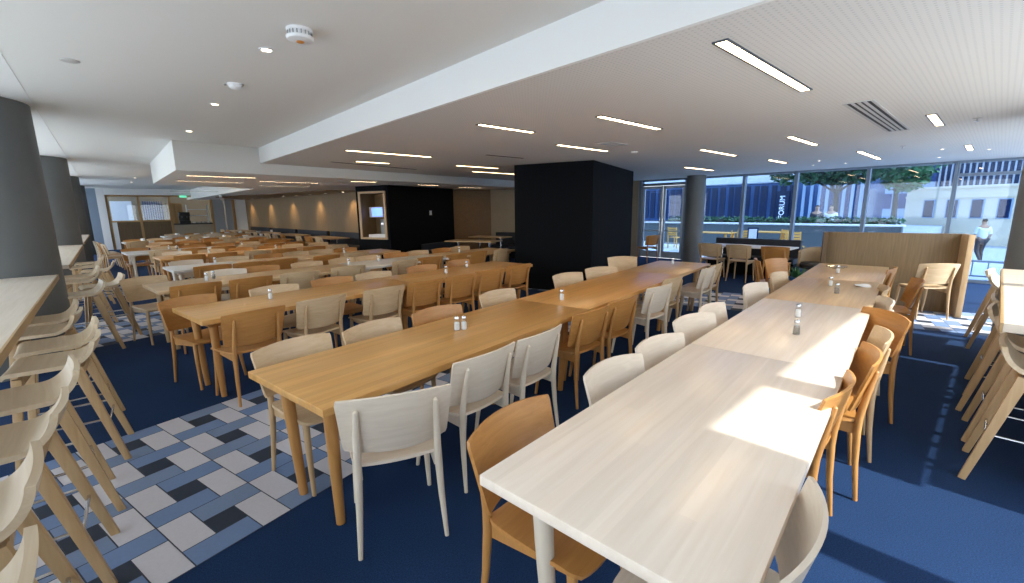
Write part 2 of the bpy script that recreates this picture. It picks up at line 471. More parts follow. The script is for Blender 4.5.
# left side
yl = [YR, 2.0, 5.0, 8.0, 11.0, 14.0, 17.0, 20.0, 23.5, 27.0]
for i in range(9):
    window_x(11 + i, XL, yl[i], yl[i + 1], 0, UP, 'tall left-hand window, bay %s from the camera' % ['one', 'two', 'three', 'four', 'five', 'six', 'seven', 'eight', 'nine'][i])

# ------------------------------------------------------------------ concrete columns
def column(name, x, y, r, label):
    return tag(MB().lathe([(r, 0), (r, UP if x < 2 else LO)], (x, y, 0), 40).build(name, 'concrete'), label, 'column')
for i, (x, y) in enumerate([(-1.02, 6.95), (-1.0, 12.95), (-1.0, 18.95), (-1.0, 24.6)]):
    column('concrete_column', x, y, .61, '%s grey concrete column from the camera along the left windows' % ['first', 'second', 'third', 'fourth'][i])
column('concrete_column', 6.6, -.53, .44, 'grey concrete column behind the right-hand counter and stools')
column('concrete_column', 12.3, 5.82, .25, 'slim grey concrete column beside the glazed entrance door')

# ------------------------------------------------------------------ dark pillar and dark core with its niche
def rot_box(o, e, L, W):
    e = Vector(e).normalized(); w = Vector((-e.y, e.x)); o = Vector(o)
    return [tuple(o), tuple(o + e * L), tuple(o + e * L + w * W), tuple(o + w * W)]
e19 = (math.cos(R(19.2)), math.sin(R(19.2)))
pil = MB().prism(rot_box((6.65, 5.07), e19, 3.06, 1.62), 0, LO).build('wall_pillar', 'black_wall')
struct(pil, 'black painted square pillar beside the middle table')
# core: left face from (4.97,11.9) to corner C, right face from C along 21 degrees
C0 = Vector((5.60, 10.95)); ex = Vector((math.cos(R(21)), math.sin(R(21)))); ey = Vector((-ex.y, ex.x))
def cw(a, b): v = C0 + ex * a + ey * b; return (v.x, v.y)
def core_box(m, a0, a1, b0, b1, z0, z1): m.prism([cw(a0, b0), cw(a1, b0), cw(a1, b1), cw(a0, b1)], z0, z1)
c = MB()
core_box(c, .55, 3.05, 0, 1.14, 0, LW)                 # main body
core_box(c, 0, .55, 0, .12, 0, LW); core_box(c, 0, .55, 1.0, 1.14, 0, LW)
core_box(c, 0, .55, .12, 1.0, 0, .86); core_box(c, 0, .55, .12, 1.0, 2.08, LW)
struct(c.build('wall_core', 'black_wall'), 'black painted core wall with a lit wooden niche')
nt_ = thing('display_niche', 'oak-lined niche with a blue screen in the black wall', 'niche')
q = MB(); core_box(q, .53, .545, .14, .98, .88, 2.06); core_box(q, 0, .53, .125, .14, .88, 2.06); core_box(q, 0, .53, .98, .995, .88, 2.06)
core_box(q, 0, .53, .125, .995, .865, .88); core_box(q, 0, .53, .125, .995, 2.06, 2.075)
q.build('lining', 'panel_wood', nt_)
q = MB()
core_box(q, -.03, .0, .08, .15, .83, 2.11); core_box(q, -.03, .0, .97, 1.04, .83, 2.11); core_box(q, -.03, .0, .15, .97, .83, .88); core_box(q, -.03, .0, .15, .97, 2.06, 2.11)
q.build('frame', 'ash_leg', nt_)
sc_ = thing('wall_screen', 'small blue screen hanging in the oak niche', 'screen')
q = MB(); core_box(q, .23, .26, .42, .92, 1.42, 1.70); q.build('casing', 'plastic', sc_, bevel=.006)
q = MB(); core_box(q, .225, .23, .44, .82, 1.445, 1.675); q.build('display', 'screen', sc_)
q = MB(); core_box(q, .26, .53, .62, .70, 1.5, 1.6); q.build('bracket', 'black', sc_)
wd = thing('water_dispenser', 'pale upright dispenser under the blue screen in the niche', 'dispenser')
q = MB(); core_box(q, .3, .52, .40, .60, .88, 1.36); q.build('body', 'grey_panel', wd, bevel=.01)
q = MB(); core_box(q, .27, .3, .45, .55, 1.2, 1.27); q.build('spout', 'steel', wd, bevel=.005)
tr = MB(); core_box(tr, .03, .25, .2, .8, .88, .895); core_box(tr, .03, .045, .2, .8, .895, .96); core_box(tr, .235, .25, .2, .8, .895, .96); core_box(tr, .045, .235, .2, .215, .895, .96); core_box(tr, .045, .235, .785, .8, .895, .96)
tag(tr.build('cutlery_tray', 'plastic'), 'white tray standing on the sill of the oak niche', 'tray')
p1 = thing('wall_switch', 'small white switch plate on the black core wall', 'switch')
q = MB(); core_box(q, 1.75, 1.85, -.015, 0, 1.45, 1.58); q.build('plate', 'plastic', p1, bevel=.003)
q = MB(); core_box(q, 1.78, 1.82, -.022, -.015, 1.49, 1.54); q.build('rocker', 'paper', p1)

# alcove walls right of the core, and the oak wall on the far side
struct(MB().prism([(8.42, 12.25), (9.78, 11.75), (9.85, 11.9), (8.5, 12.4)], 0, LW).build('wall_alcove', 'soffit_wood'), 'dark oak wall of the alcove')
struct(MB().prism([(9.78, 11.75), (10.65, 9.0), (10.8, 9.05), (9.93, 11.85)], 0, LW).build('wall_alcove', 'wall_beige'), 'beige wall of the alcove')
struct(MB().prism([(10.65, 9.0), (13.0, 9.6), (13.0, 9.75), (10.6, 9.15)], 0, LO).build('wall_alcove', 'wall_beige'))
struct(MB().prism([(6.55, 13.2), (6.7, 13.2), (5.75, 27.2), (5.6, 27.2)], 0, LW).build('wall_oak', 'panel_wood'), 'long oak panelled wall washed by downlights')
struct(MB().prism([(5.3, 14.5), (6.5, 14.3), (5.6, 27), (3.6, 22.5)], LW - .03, LW - .001).build('trim_3', 'soffit_wood'), 'dark oak soffit above the oak wall')
struct(MB().prism([(3.42, 20.6), (3.5, 20.5), (4.6, 26.9), (4.5, 26.9)], LW - .05, LW).build('trim_4', 'ceiling_white'), 'white cove beside the oak soffit')

# far end wall: timber framed glass, dark panel, servery
Y = YB
w = MB()
for x in (.20, 1.28, 2.42, 4.10): w.box(x - .05, x + .05, Y - .06, Y + .06, 0, 2.42)
w.box(.15, 4.15, Y - .06, Y + .06, 2.36, 2.44); w.box(.15, 2.42, Y - .08, Y + .06, 1.22, 1.29)
wn = struct(w.build('window_20', 'frame_wood'), 'timber framed glass partition at the far end')
MB().box(.25, 1.23, Y - .006, Y + .006, 1.28, 2.37).build('pane', 'glass_in', wn)
MB().box(1.33, 2.37, Y - .006, Y + .006, 1.28, 2.37).build('pane', 'glass_in', wn)
struct(MB().box(.42, 2.40, Y - .05, Y + .05, 0, 1.22).build('wall_back', 'panel_dark'), 'dark panel below the far partition')
struct(MB().box(-.12, .15, Y - .1, Y + .1, 0, UP).build('wall_back', 'wall_white'), 'white wall end beside the left windows')
struct(MB().box(XL, -.12, Y - .1, Y + .1, 0, UP).build('wall_back', 'mullion'), 'dark blue-grey panel at the far left corner')
struct(MB().box(.15, 6.2, Y - .1, Y + .1, 2.44, UP).build('wall_back', 'ceiling_white'), 'white wall band above the far partition')
struct(MB().box(.25, .42, Y - .05, Y + .05, 0, 1.22).build('wall_back', 'wall_white'))
struct(MB().box(XL, 13.1, Y + 4.0, Y + 4.1, 0, UP + .2).build('wall_back', 'wall_beige'), 'kitchen wall behind the servery')
struct(MB().box(XL, 6.5, Y + 1.5, Y + 4.1, -.1, 0).build('floor', 'grey_panel'))
struct(MB().box(XL - .1, 13.2, Y - .1, Y + 4.2, UP + .2, UP + .3).build('ceiling', 'ceiling'))
struct(MB().box(4.15, 4.62, Y - .05, Y + .05, 0, 2.44).build('wall_back', 'grey_panel'), 'grey panel right of the servery')
struct(MB().box(4.68, 5.05, Y - .05, Y + .05, 0, 2.44).build('wall_back', 'grey_panel'), 'second grey panel right of the servery')
struct(MB().box(4.98, 5.10, Y - .09, Y - .05, 0, 2.3).build('trim_5', 'frame_wood'), 'oak post between the grey panels')
struct(MB().box(5.10, 5.65, Y - .05, Y + .05, 0, 2.44).build('wall_back', 'wall_white'), 'white wall end beside the oak wall')
sv = thing('servery_counter', 'brown servery counter behind the far partition', 'counter', (0, 0, 0))
MB().box(2.47, 4.05, Y - .02, Y + .5, 0, 1.04).build('body', 'wall_beige', sv)
MB().box(2.45, 4.08, Y - .06, Y + .55, 1.04, 1.09).build('worktop', 'black', sv, bevel=.006)
cm = thing('coffee_machine', 'black coffee machine on the far servery counter', 'machine', (2.95, Y + .25, 1.09))
MB().box(-.22, .22, -.2, .22, 0, .14).box(-.22, .22, .02, .22, .14, .36).box(-.22, .22, -.2, .22, .36, .55).build('body', 'black', cm, bevel=.015)
for sx in (-1, 1): MB().tube([(sx * .1, -.1, .36), (sx * .1, -.1, .28)], .02).build('spout', 'dark_steel', cm)
for k in range(4):
    st = MB()
    for j in range(5): st.lathe([(.04, 0), (.085, .02), (.09, .024), (.082, .024), (.04, .008)], (0, 0, .012 * j), 14)
    o = st.build('plate_stack', 'crockery'); o.location = (3.32 + .2 * k, Y + .12 + .05 * (k % 2), 1.09)
    tag(o, '%s stack of white plates on the far servery counter' % ['leftmost', 'second', 'third', 'rightmost'][k], 'plates', 'plate stacks on the servery')
sh = MB()
for z in (1.45, 1.75): sh.box(3.1, 4.0, Y + .4, Y + .7, z, z + .03)
for x in (3.1, 3.97): sh.box(x, x + .03, Y + .4, Y + .7, 1.09, 2.0)
tag(sh.build('shelf_rack', 'alu'), 'metal rack standing on the far servery counter', 'rack')
kd = thing('kitchen_cabinet', 'brown cabinet standing behind the far servery', 'cabinet', (2.75, Y + 1.6, 0))
MB().box(-.28, .28, -.3, .3, 0, 2.1).build('body', 'frame_wood', kd)
for s_ in (-1, 1):
    MB().box(min(0, s_ * .27), max(0, s_ * .27), -.32, -.3, .1, 2.05).build('door', 'frame_wood', kd, bevel=.004)
lw_ = MB().box(.3, 1.1, Y + 1.9, Y + 2.0, 1.0, 2.2)
tag(lw_.build('lightbox_panel', emis('lightbox', (.40, .58, .85), .22)), 'pale blue lit panel seen through the far partition', 'panel')
bl = MB()
for k in range(9): bl.box(1.5 + .09 * k, 1.56 + .09 * k, Y + 1.8, Y + 1.9, .9, 2.2)
tag(bl.build('slatted_screen', 'bldg_glass'), 'blue slatted screen seen through the far partition', 'screen')
ex_ = thing('exit_sign', 'small green sign above the far servery opening', 'sign', (2.98, Y - .1, 2.37))
MB().box(-.14, .14, -.02, .02, -.03, .06).build('face', 'green_sign', ex_)
MB().box(-.02, .02, -.01, .01, .06, .08).build('bracket', 'plastic', ex_)

# ------------------------------------------------------------------ tables
def add_table(L, W, mat, legm, loc, rz, label, group=None):
    """long communal table, local X along its length, origin at the floor below its centre"""
    t = thing('dining_table', label, 'table', loc, rz, group)
    MB().box(-L / 2, L / 2, -W / 2, W / 2, .702, .74).build('tabletop', mat, t, bevel=.004)
    for sx in (-1, 1):
        for sy in (-1, 1):
            x, y = sx * (L / 2 - .12), sy * (W / 2 - .17)
            fx, fy = x - sx * .02, y - sy * .03
            l = MB().tube([(fx, fy, 0), (x - sx * .004, y - sy * .006, .5), (x, y, .67)], [.023, .032, .035], 16).build('leg', legm, t)
            MB().box(x - .05, x + .05, y - .05, y + .05, .655, .702).build('leg_bracket', legm, l, bevel=.006)
    ap = MB().box(-L / 2 + .2, L / 2 - .2, -.03, .03, .65, .702)
    ap.build('stretcher', legm, t)
    return t
MATT = {'W': ('table_white', 'white_leg'), 'T': ('table_tan', 'ash_leg'), 'O': ('table_oak', 'oak_leg'), 'G': ('table_grey', 'white_leg')}
TCOL = {'W': 'pale whitewashed', 'T': 'tan ash', 'O': 'honey oak', 'G': 'grey-white'}
ROWS = {}
def table_row(key, rowname, left, ang, W, parts):
    """left = near left corner; parts = (length, colour)"""
    a = R(ang); u = Vector((math.cos(a), math.sin(a))); v = Vector((-u.y, u.x))
    P = Vector(left); s = 0
    for i, (L, cmat) in enumerate(parts):
        cpt = P + u * (s + L / 2) - v * (W / 2)
        pos = ['nearest', 'second', 'third', 'last'][i] if i < len(parts) - 1 or len(parts) == 1 else ('farthest' if len(parts) > 1 else 'only')
        lab = '%s long table, %s in the %s' % (TCOL[cmat], pos, rowname) if len(parts) > 1 else '%s long table of the %s' % (TCOL[cmat], rowname)
        add_table(L - .002, W, *MATT[cmat], (cpt.x, cpt.y, 0), a, lab, rowname + ' tables' if len(parts) > 1 else None)
        s += L
    ROWS[key] = (P, u, v, W, rowname, a)
table_row('T1', 'sunlit right-hand row', (.80, 1.05), 5.6, .80, [(1.88, 'W'), (1.87, 'W'), (1.70, 'T'), (1.69, 'T')])
table_row('T2', 'long centre row', (.47, 2.68), 9.2, .79, [(2.42, 'O'), (2.42, 'O'), (1.42, 'T')])
table_row('R3', 'third row from the right', (.35, 5.03), 8.4, .82, [(2.25, 'O'), (2.22, 'O')])
table_row('R4', 'fourth row from the right', (.24, 7.06), 6.6, .84, [(2.55, 'T'), (1.8, 'G'), (1.85, 'T')])
table_row('R5', 'fifth row from the right', (.60, 9.14), 5.0, .82, [(1.0, 'G'), (3.0, 'T')])
table_row('R6', 'sixth row from the right', (.62, 11.5), 5.0, .82, [(1.9, 'O'), (1.9, 'T')])
table_row('R7', 'seventh row from the right', (.19, 13.5), 5.0, .82, [(2.0, 'G'), (2.0, 'T')])
table_row('R8', 'eighth row from the right', (.75, 15.7), 5.0, .82, [(1.8, 'O'), (1.8, 'O')])
# two more rows at the far end
table_row('TA', 'ninth row from the right', (.30, 18.2), 4, .85, [(1.9, 'G'), (2.0, 'G')])
table_row('TB', 'farthest row by the servery', (1.5, 21.6), 4, .85, [(1.5, 'G'), (1.2, 'T')])

# ------------------------------------------------------------------ chairs
def rc(s, t, k):   # rounds the corners of a sheet: scale of s at height t
    d = min(t, 1 - t)
    return 1.0 if d > k else 1 - .10 * (1 - d / k) ** 2
def chair_meshes():
    seat = MB().sheet(lambda s, t: (s * (.20 + .022 * math.sin(t * PI * .55)) * rc(s, t, .14), -.205 + .43 * t - .02 * abs(s) ** 4 * (t > .5),
                                    .452 + .012 * s * s - .022 * max(0, t - .82) / .18 - .006 * math.sin(t * PI)), 10, 12, .016)
    def bk(s, t):
        w = (.236 + .022 * t) * (1 - .022 * max(0, (abs(t - .5) - .43) / .07) ** 2)
        return (s * w, -.205 - .072 * t + .055 * s * s, .505 + .017 * s * s + t * (.298 - .030 * s * s))
    # the sheet faces the sitter (+Y)
    back = MB().sheet(lambda s, t: bk(-s, t), 14, 14, .013)
    fl = [MB().tube([(sx * .205, .205, 0), (sx * .192, .172, .25), (sx * .187, .160, .438)], [.0115, .0175, .019], 12) for sx in (-1, 1)]
    rl = [MB().tube([(sx * .205, -.240, 0), (sx * .193, -.217, .22), (sx * .186, -.208, .40), (sx * .184, -.211, .48), (sx * .182, -.226, .58), (sx * .178, -.247, .69), (sx * .176, -.257, .738), (sx * .176, -.258, .744)],
                    [.0105, .0155, .019, .0185, .0165, .0130, .0105, .005], 12) for sx in (-1, 1)]
    fr = MB()
    for sx in (-1, 1):
        P = [(sx * .175 - .009, -.20, .375), (sx * .175 + .009, -.20, .375), (sx * .175 + .009, .155, .40), (sx * .175 - .009, .155, .40),
             (sx * .175 - .009, -.20, .437), (sx * .175 + .009, -.20, .437), (sx * .175 + .009, .155, .434), (sx * .175 - .009, .155, .434)]
        fr.quadbox(P)
    fr.box(-.175, .175, .12, .14, .40, .434)
    return seat, back, fl, rl, fr
CH = {}
def make_chair(cc):
    wd_, lg = {'W': ('white_wood', 'white_leg'), 'A': ('ash_wood', 'ash_leg'), 'O': ('oak_wood', 'oak_leg')}[cc]
    t = bpy.data.objects.new('dining_chair', None); t.empty_display_size = .1
    COL.objects.link(t); t['category'] = 'chair'
    seat, back, fl, rl, fr = CM
    seat.build('seat', wd_, t, ang=50); back.build('backrest', wd_, t, ang=50)
    for f in fl: f.build('leg', lg, t)
    for f in rl: f.build('leg', lg, t)
    fr.build('seat_rail', lg, t)
    return t
CM = chair_meshes()
def place_chair(cc, x, y, ang, label, group=None):
    """x, y = middle of the backrest top edge; ang = facing direction"""
    if cc not in CH:
        o = CH[cc] = make_chair(cc)
    else:
        o = copy_tree(CH[cc])
    o['label'] = label
    if group: o['group'] = group
    elif 'group' in o: del o['group']
    dx, dy = math.cos(ang), math.sin(ang)
    o.location = (x + .225 * dx, y + .225 * dy, 0)
    o.rotation_euler = (0, 0, ang - PI / 2)
    return o
rj = random.Random(11)
def row_chairs(key, side, items, sidename):
    """items = (colour, x, y, turn); chairs on one side of a table row, nearest first"""
    P, u, v, W, rn, a = ROWS[key]
    for i, it in enumerate(items):
        cc, x, y = it[:3]; tw = it[3] if len(it) > 3 else rj.uniform(-3, 3)
        f = a + (PI / 2 if side == 'near' else -PI / 2) + R(tw)
        if side == 'near':
            lab = '%s chair, %s on the %s of the %s' % (COLN[cc], ORD[i], sidename, rn)
        else:
            lab = '%s chair, %s on the %s of the %s' % (COLN[cc], ORD[i], sidename, rn)
        place_chair(cc, x, y, f, lab, 'chairs of the ' + rn)
def auto_side(key, side, s0, n, step, cols, sidename, off=.15, kink=()):
    P, u, v, W, rn, a = ROWS[key]
    it = []
    for i in range(n):
        s = s0 + step * i + rj.uniform(-.04, .04)
        o = off + rj.uniform(-.03, .06)
        q = P + u * s + (v * o if side == 'far' else v * (-W - o))
        it.append((cols[i % len(cols)], q.x, q.y))
    row_chairs(key, side, it, sidename)
row_chairs('T1', 'far', [('O', 1.10, 1.21, 4), ('W', 1.89, 1.27, -6), ('W', 2.45, 1.32, -9), ('W', 3.16, 1.44, -14), ('W', 3.60, 1.50, -4), ('W', 4.94, 1.63, -12), ('A', 5.97, 1.72, -8), ('O', 7.55, 2.24, -24)], 'left side')
row_chairs('T1', 'near', [('W', 1.23, .255, 2), ('O', 2.40, .41, -4), ('O', 3.04, .40, 8), ('A', 3.56, .42, 8), ('O', 4.26, .49, 34), ('W', 4.86, .58, 12), ('A', 5.6, .70, 6), ('O', 7.42, .86, -6)], 'window side')
row_chairs('T2', 'near', [('W', .87, 1.75, -30), ('W', 1.53, 1.91, -2), ('W', 2.06, 1.98, 0), ('O', 2.83, 2.14, -6), ('O', 3.36, 2.2, -6), ('W', 4.22, 2.32, -9), ('A', 4.85, 2.50, -6), ('W', 5.97, 2.58, -4), ('A', 6.4, 2.66, -2)], 'camera side')
row_chairs('T2', 'far', [('A', .78, 2.91, 4), ('A', 1.34, 2.97, 5), ('O', 1.95, 3.06, -4), ('A', 2.80, 3.28, -3), ('A', 4.20, 3.56, -14), ('A', 4.95, 3.60, -30), ('A', 6.28, 4.15, -42)], 'pillar side')
row_chairs('R3', 'near', [('O', .83, 4.13, 4), ('A', 1.44, 4.28, 4), ('A', 2.12, 4.35, 0), ('O', 2.67, 4.42, -2), ('O', 3.24, 4.49, -4), ('O', 3.78, 4.58, -10), ('O', 4.43, 4.70, -6)], 'camera side')
row_chairs('R3', 'far', [('O', .50, 5.22, 12), ('A', 1.29, 5.30, -3), ('O', 1.97, 5.43, -5), ('A', 2.54, 5.50, -6), ('O', 3.37, 5.66, -6), ('O', 4.12, 5.80)], 'far side')
row_chairs('R4', 'near', [('O', .69, 6.19, 2), ('O', 1.27, 6.26, 4), ('A', 1.87, 6.33, -6), ('A', 2.59, 6.45, -8), ('A', 3.57, 6.51, 2), ('O', 4.13, 6.65, -8), ('O', 4.77, 6.74, -2), ('O', 5.30, 6.81, -4), ('A', 5.94, 6.83, 8)], 'camera side')
row_chairs('R4', 'far', [('A', .28, 7.33, 14), ('W', 1.19, 7.38, -10), ('O', 1.66, 7.46, -6), ('A', 2.34, 7.50), ('A', 2.96, 7.60), ('A', 3.44, 7.64), ('O', 4.05, 7.74, -8), ('A', 4.58, 7.83, -4), ('O', 5.19, 7.90), ('A', 5.75, 8.0, -8)], 'far side')
row_chairs('R5', 'near', [('O', 1.16, 8.22), ('O', 1.69, 8.25), ('O', 2.20, 8.31, 6), ('O', 2.98, 8.40, 4), ('A', 3.6, 8.48)], 'camera side')
row_chairs('R5', 'far', [('W', .95, 9.35, 10), ('A', 1.66, 9.47, -12), ('O', 2.27, 9.55, 4), ('A', 2.80, 9.60), ('A', 3.30, 9.68, -6), ('O', 3.87, 9.72, -6)], 'far side')
auto_side('R6', 'near', .42, 6, .60, 'OOAOOA', 'camera side')
auto_side('R6', 'far', .45, 6, .60, 'WAOOAA', 'far side')
auto_side('R7', 'near', .62, 6, .58, 'AOOAOO', 'camera side')
auto_side('R7', 'far', .25, 6, .62, 'OAOOAO', 'far side')
auto_side('R8', 'near', .4, 5, .62, 'OOAOO', 'camera side')
auto_side('R8', 'far', .4, 5, .62, 'AOOAO', 'far side')
auto_side('TA', 'near', .3, 6, .60, 'AOAOAW', 'camera side')
auto_side('TA', 'far', .3, 6, .62, 'OAOAAO', 'far side')
auto_side('TB', 'near', .3, 4, .62, 'WAWA', 'camera side')
auto_side('TB', 'far', .4, 4, .62, 'AOAO', 'far side')
for i in range(4):
    place_chair('AOAW'[i], -.10 - .06 * i, 16.5 + .62 * i, R(rj.uniform(-8, 8)), '%s chair, %s of four in line beside the left windows at the far end' % (COLN['AOAW'[i]], ['first', 'second', 'third', 'last'][i]), 'chairs in line by the left windows')
# loose chairs
place_chair('O', 7.35, 2.42, R(-66), 'honey oak chair turned edge-on behind the left side of the right-hand row')
place_chair('O', 6.40, .52, R(104), 'honey oak chair pulled out beside the booth screen, facing the table')
place_chair('A', 8.38, .47, R(42), 'pale ash chair standing with its back to us inside the booth screen')
for i, (y, cc) in enumerate(((4.27, 'A'), (3.66, 'A'), (2.96, 'O'))):
    place_chair(cc, 9.86, y, R(rj.uniform(-4, 4)), '%s chair, %s from the left facing the black window bench' % (COLN[cc], ['first', 'second', 'third'][i]), 'chairs at the window bench')
place_chair('O', 11.75, 6.75, R(75), 'honey oak chair standing alone by the glazed entrance door')

# ------------------------------------------------------------------ shakers, napkin, dish
def shaker(kind):
    t = bpy.data.objects.new(kind + '_shaker', None); t.empty_display_size = .03; COL.objects.link(t); t['category'] = 'shaker'
    MB().lathe([(.019, 0), (.0215, .004), (.0205, .045), (.0175, .058), (.0145, .068)], n=8).build('body', 'shaker_glass', t)
    MB().lathe([(.017, .003), (.0185, .006), (.0175, .044), (.015, .052)], n=8).build('contents', kind, t)
    MB().lathe([(.0155, .066), (.0165, .068), (.0165, .080), (.013, .088), (.004, .091)], n=14).build('cap', 'steel', t)
    return t
SK = {}
SHK = [('salt', 3.92, .97, 'in the middle of the second sunlit right-hand table'), ('pepper', 3.36, .83, 'nearest us on the second sunlit right-hand table'),
       ('salt', 5.70, 1.14, 'beside the napkin on the third sunlit right-hand table'), ('pepper', 5.24, .99, 'nearest us on the third right-hand table'),
       ('salt', 6.85, 1.31, 'beside the glass dish on the farthest right-hand table'),
       ('salt', 1.785, 2.555, 'left one of the pair on the near centre table'), ('salt', 1.83, 2.53, 'right one of the pair on the near centre table'),
       ('salt', 3.12, 2.72, 'standing alone on the second centre table'), ('salt', 6.30, 3.27, 'standing alone on the farthest centre table'),
       ('salt', 1.13, 4.84, 'near the camera end of the third table row'), ('salt', 3.38, 5.05, 'nearer of two on the second table of the third row'),
       ('salt', 3.92, 5.30, 'farther of two on the second table of the third row'),
       ('salt', .87, 6.77, 'left one of the pair near the end of the fourth row'), ('pepper', .97, 6.92, 'right one of the pair near the end of the fourth row'),
       ('salt', 2.84, 7.04, 'on the corner of the grey-white table in the fourth row'), ('salt', 3.40, 7.14, 'further along the grey-white table in the fourth row'),
       ('salt', 5.31, 7.42, 'on the last table of the fourth row'),
       ('salt', 1.32, 9.05, 'near the camera end of the fifth row'), ('salt', 3.60, 9.12, 'at the far half of the fifth row'),
       ('salt', 1.57, 11.35, 'on the nearest table of the sixth row'), ('salt', 2.9, 11.4, 'on the farthest table of the sixth row'),
       ('salt', 1.06, 13.35, 'left one on the nearest table of the seventh row'), ('pepper', 1.2, 13.25, 'right one on the nearest table of the seventh row'), ('salt', 2.6, 13.4, 'on the farthest table of the seventh row')]
for kd_, x, y, lab in SHK:
    if kd_ not in SK: o = SK[kd_] = shaker(kd_)
    else: o = copy_tree(SK[kd_])
    o['label'] = kd_ + ' shaker ' + lab; o['group'] = 'salt and pepper shakers'
    o.location = (x, y, .74); o.rotation_euler = (0, 0, rj.uniform(0, 1)); o.scale = (1.1, 1.1, 1.15)
nap = MB().sheet(lambda s, t: (s * .15, -.11 + .22 * t, .004 + .006 * math.sin(t * 5) * s), 6, 6, .002)
o = nap.build('paper_napkin', 'paper'); o.location = (5.93, .90, .744); o.rotation_euler = (0, 0, R(12)); o.scale = (.62, .62, 1)
tag(o, 'white paper napkin lying at the window edge of the right-hand table', 'napkin')
dish = MB().lathe([(.05, 0), (.06, .002), (.12, .03), (.125, .035), (.118, .033), (.055, .008)], n=28).build('glass_dish', 'shaker_glass')
dish.location = (7.32, 1.42, .74); tag(dish, 'round clear glass dish on the farthest right-hand table', 'dish')
# crockery left on the far tables
P, u, v, W, rn, a = ROWS['TA']
rk = random.Random(5)
cup_me = MB().lathe([(.025, 0), (.038, .01), (.042, .075), (.039, .075), (.034, .012), (.0, .01)], n=12).mesh('cup', 'crockery')
bowl_me = MB().lathe([(.035, 0), (.06, .012), (.085, .055), (.081, .055), (.055, .014), (0, .01)], n=14).mesh('bowl', 'crockery')
for row, n in (('TA', 8), ('TB', 7)):
    P, u, v, W, rn, a = ROWS[row]
    for i in range(n):
        s = .5 + i * .55; q = P + u * s - v * (W * (.25 + .5 * ((i * 3) % 4) / 3))
        me = (cup_me, bowl_me)[i % 2]; nm_ = ('cup', 'bowl')[i % 2]
        o = link('white_' + nm_, me); o.location = (q.x, q.y, .74); o.scale = (1.25,) * 3
        tag(o, 'white %s, %s from the near end of the %s' % (nm_, ORD[i], rn), nm_, 'crockery on the far tables')

# ------------------------------------------------------------------ window counters and bar stools
def counter_y(x0, x1, y0, y1, label):
    t = thing('window_counter', label, 'counter', (0, 0, 0))
    z = 1.0
    MB().box(x0, x1 - .012, y0, y1, z - .045, z).build('worktop', 'counter', t, bevel=.002)
    MB().box(x1 - .012, x1, y0, y1, z - .047, z + .001).build('edge_band', 'counter_edge', t, bevel=.001)
    n = max(2, int((y1 - y0) / 2))
    for k in range(n):
        yy = y0 + .4 + (y1 - y0 - .8) * k / max(1, n - 1)
        MB().box(x0 + .02, x0 + .08, yy - .03, yy + .03, 0, z - .045).build('support', 'dark_steel', t)
    return t
counter_y(-1.65, -.415, -.1, 6.40, 'nearest wooden counter along the left windows, in front of the first column')
counter_y(-1.65, -.375, 7.52, 12.4, 'second wooden counter along the left windows, between the first two columns')
counter_y(-1.65, -.375, 13.5, 18.4, 'third wooden counter along the left windows, past the second column')
t = thing('window_counter', 'wooden counter along the right-hand windows, in front of the column', 'counter')
MB().box(3.30, 6.1, -.85, -.085, .955, 1.0).build('worktop', 'counter', t, bevel=.002)
MB().box(3.30, 6.1, -.085, -.072, .953, 1.001).build('edge_band', 'counter_edge', t, bevel=.001)
for x in (3.7, 5.7): MB().box(x - .03, x + .03, -.84, -.78, 0, .955).build('support', 'dark_steel', t)
MB().box(4.0, 5.6, -.55, -.53, .88, .955).build('rail', 'counter_edge', t)

def stool_meshes():
    def fn(s, t):
        if t < .08: y, z = .205 - .02 * t / .08, .652 + .014 * math.sin(t / .08 * PI / 2)
        elif t < .55: y, z = .185 - .245 * (t - .08) / .47, .666
        else:
            a = (t - .55) / .45 * R(78)
            y, z = -.06 - .165 * math.sin(a), .666 + .165 * (1 - math.cos(a)) * 1.12
        w = .200 * (1 - .05 * max(0, (t - .93) / .07) ** 2)
        return (s * w, y + .012 * s * s * max(0, t - .6) / .4, z + .006 * s * s)
    shell = MB().sheet(lambda s, t: fn(s, t), 8, 40, .024)
    legs = []
    for sx in (-1, 1):
        legs.append(MB().beam((sx * .172, .150, .650), (sx * .205, .225, 0), .040, .046, .030, .032))
        legs.append(MB().beam((sx * .176, -.105, .662), (sx * .212, -.265, 0), .042, .052, .031, .034))
    rods = [MB().tube([(-.196, .202, .20), (.196, .202, .20)], .0075, 8), MB().tube([(-.198, -.202, .26), (.198, -.202, .26)], .0075, 8)]
    for sx in (-1, 1): rods.append(MB().tube([(sx * .190, .19, .30), (sx * .196, -.192, .30)], .0075, 8))
    fr = [MB().box(-.17, .17, .135, .157, .60, .642), MB().box(-.17, .17, -.128, -.106, .60, .645)]
    return shell, legs, rods, fr
shell, legs, rods, fr = stool_meshes()
st0 = bpy.data.objects.new('bar_stool', None); st0.empty_display_size = .1; COL.objects.link(st0); st0['category'] = 'stool'
shell.build('seat_shell', 'stool_wood', st0, ang=50)
for l in legs: l.build('leg', 'stool_leg', st0, bevel=.004)
for r_ in rods: r_.build('footrest', 'steel', st0)
for f_ in fr: f_.build('seat_rail', 'stool_leg', st0)
used = [False]
def place_stool(x, y, ang, label, group):
    o = st0 if not used[0] else copy_tree(st0)
    used[0] = True
    o['label'] = label; o['group'] = group
    o.location = (x, y, 0); o.rotation_euler = (0, 0, ang - PI / 2)
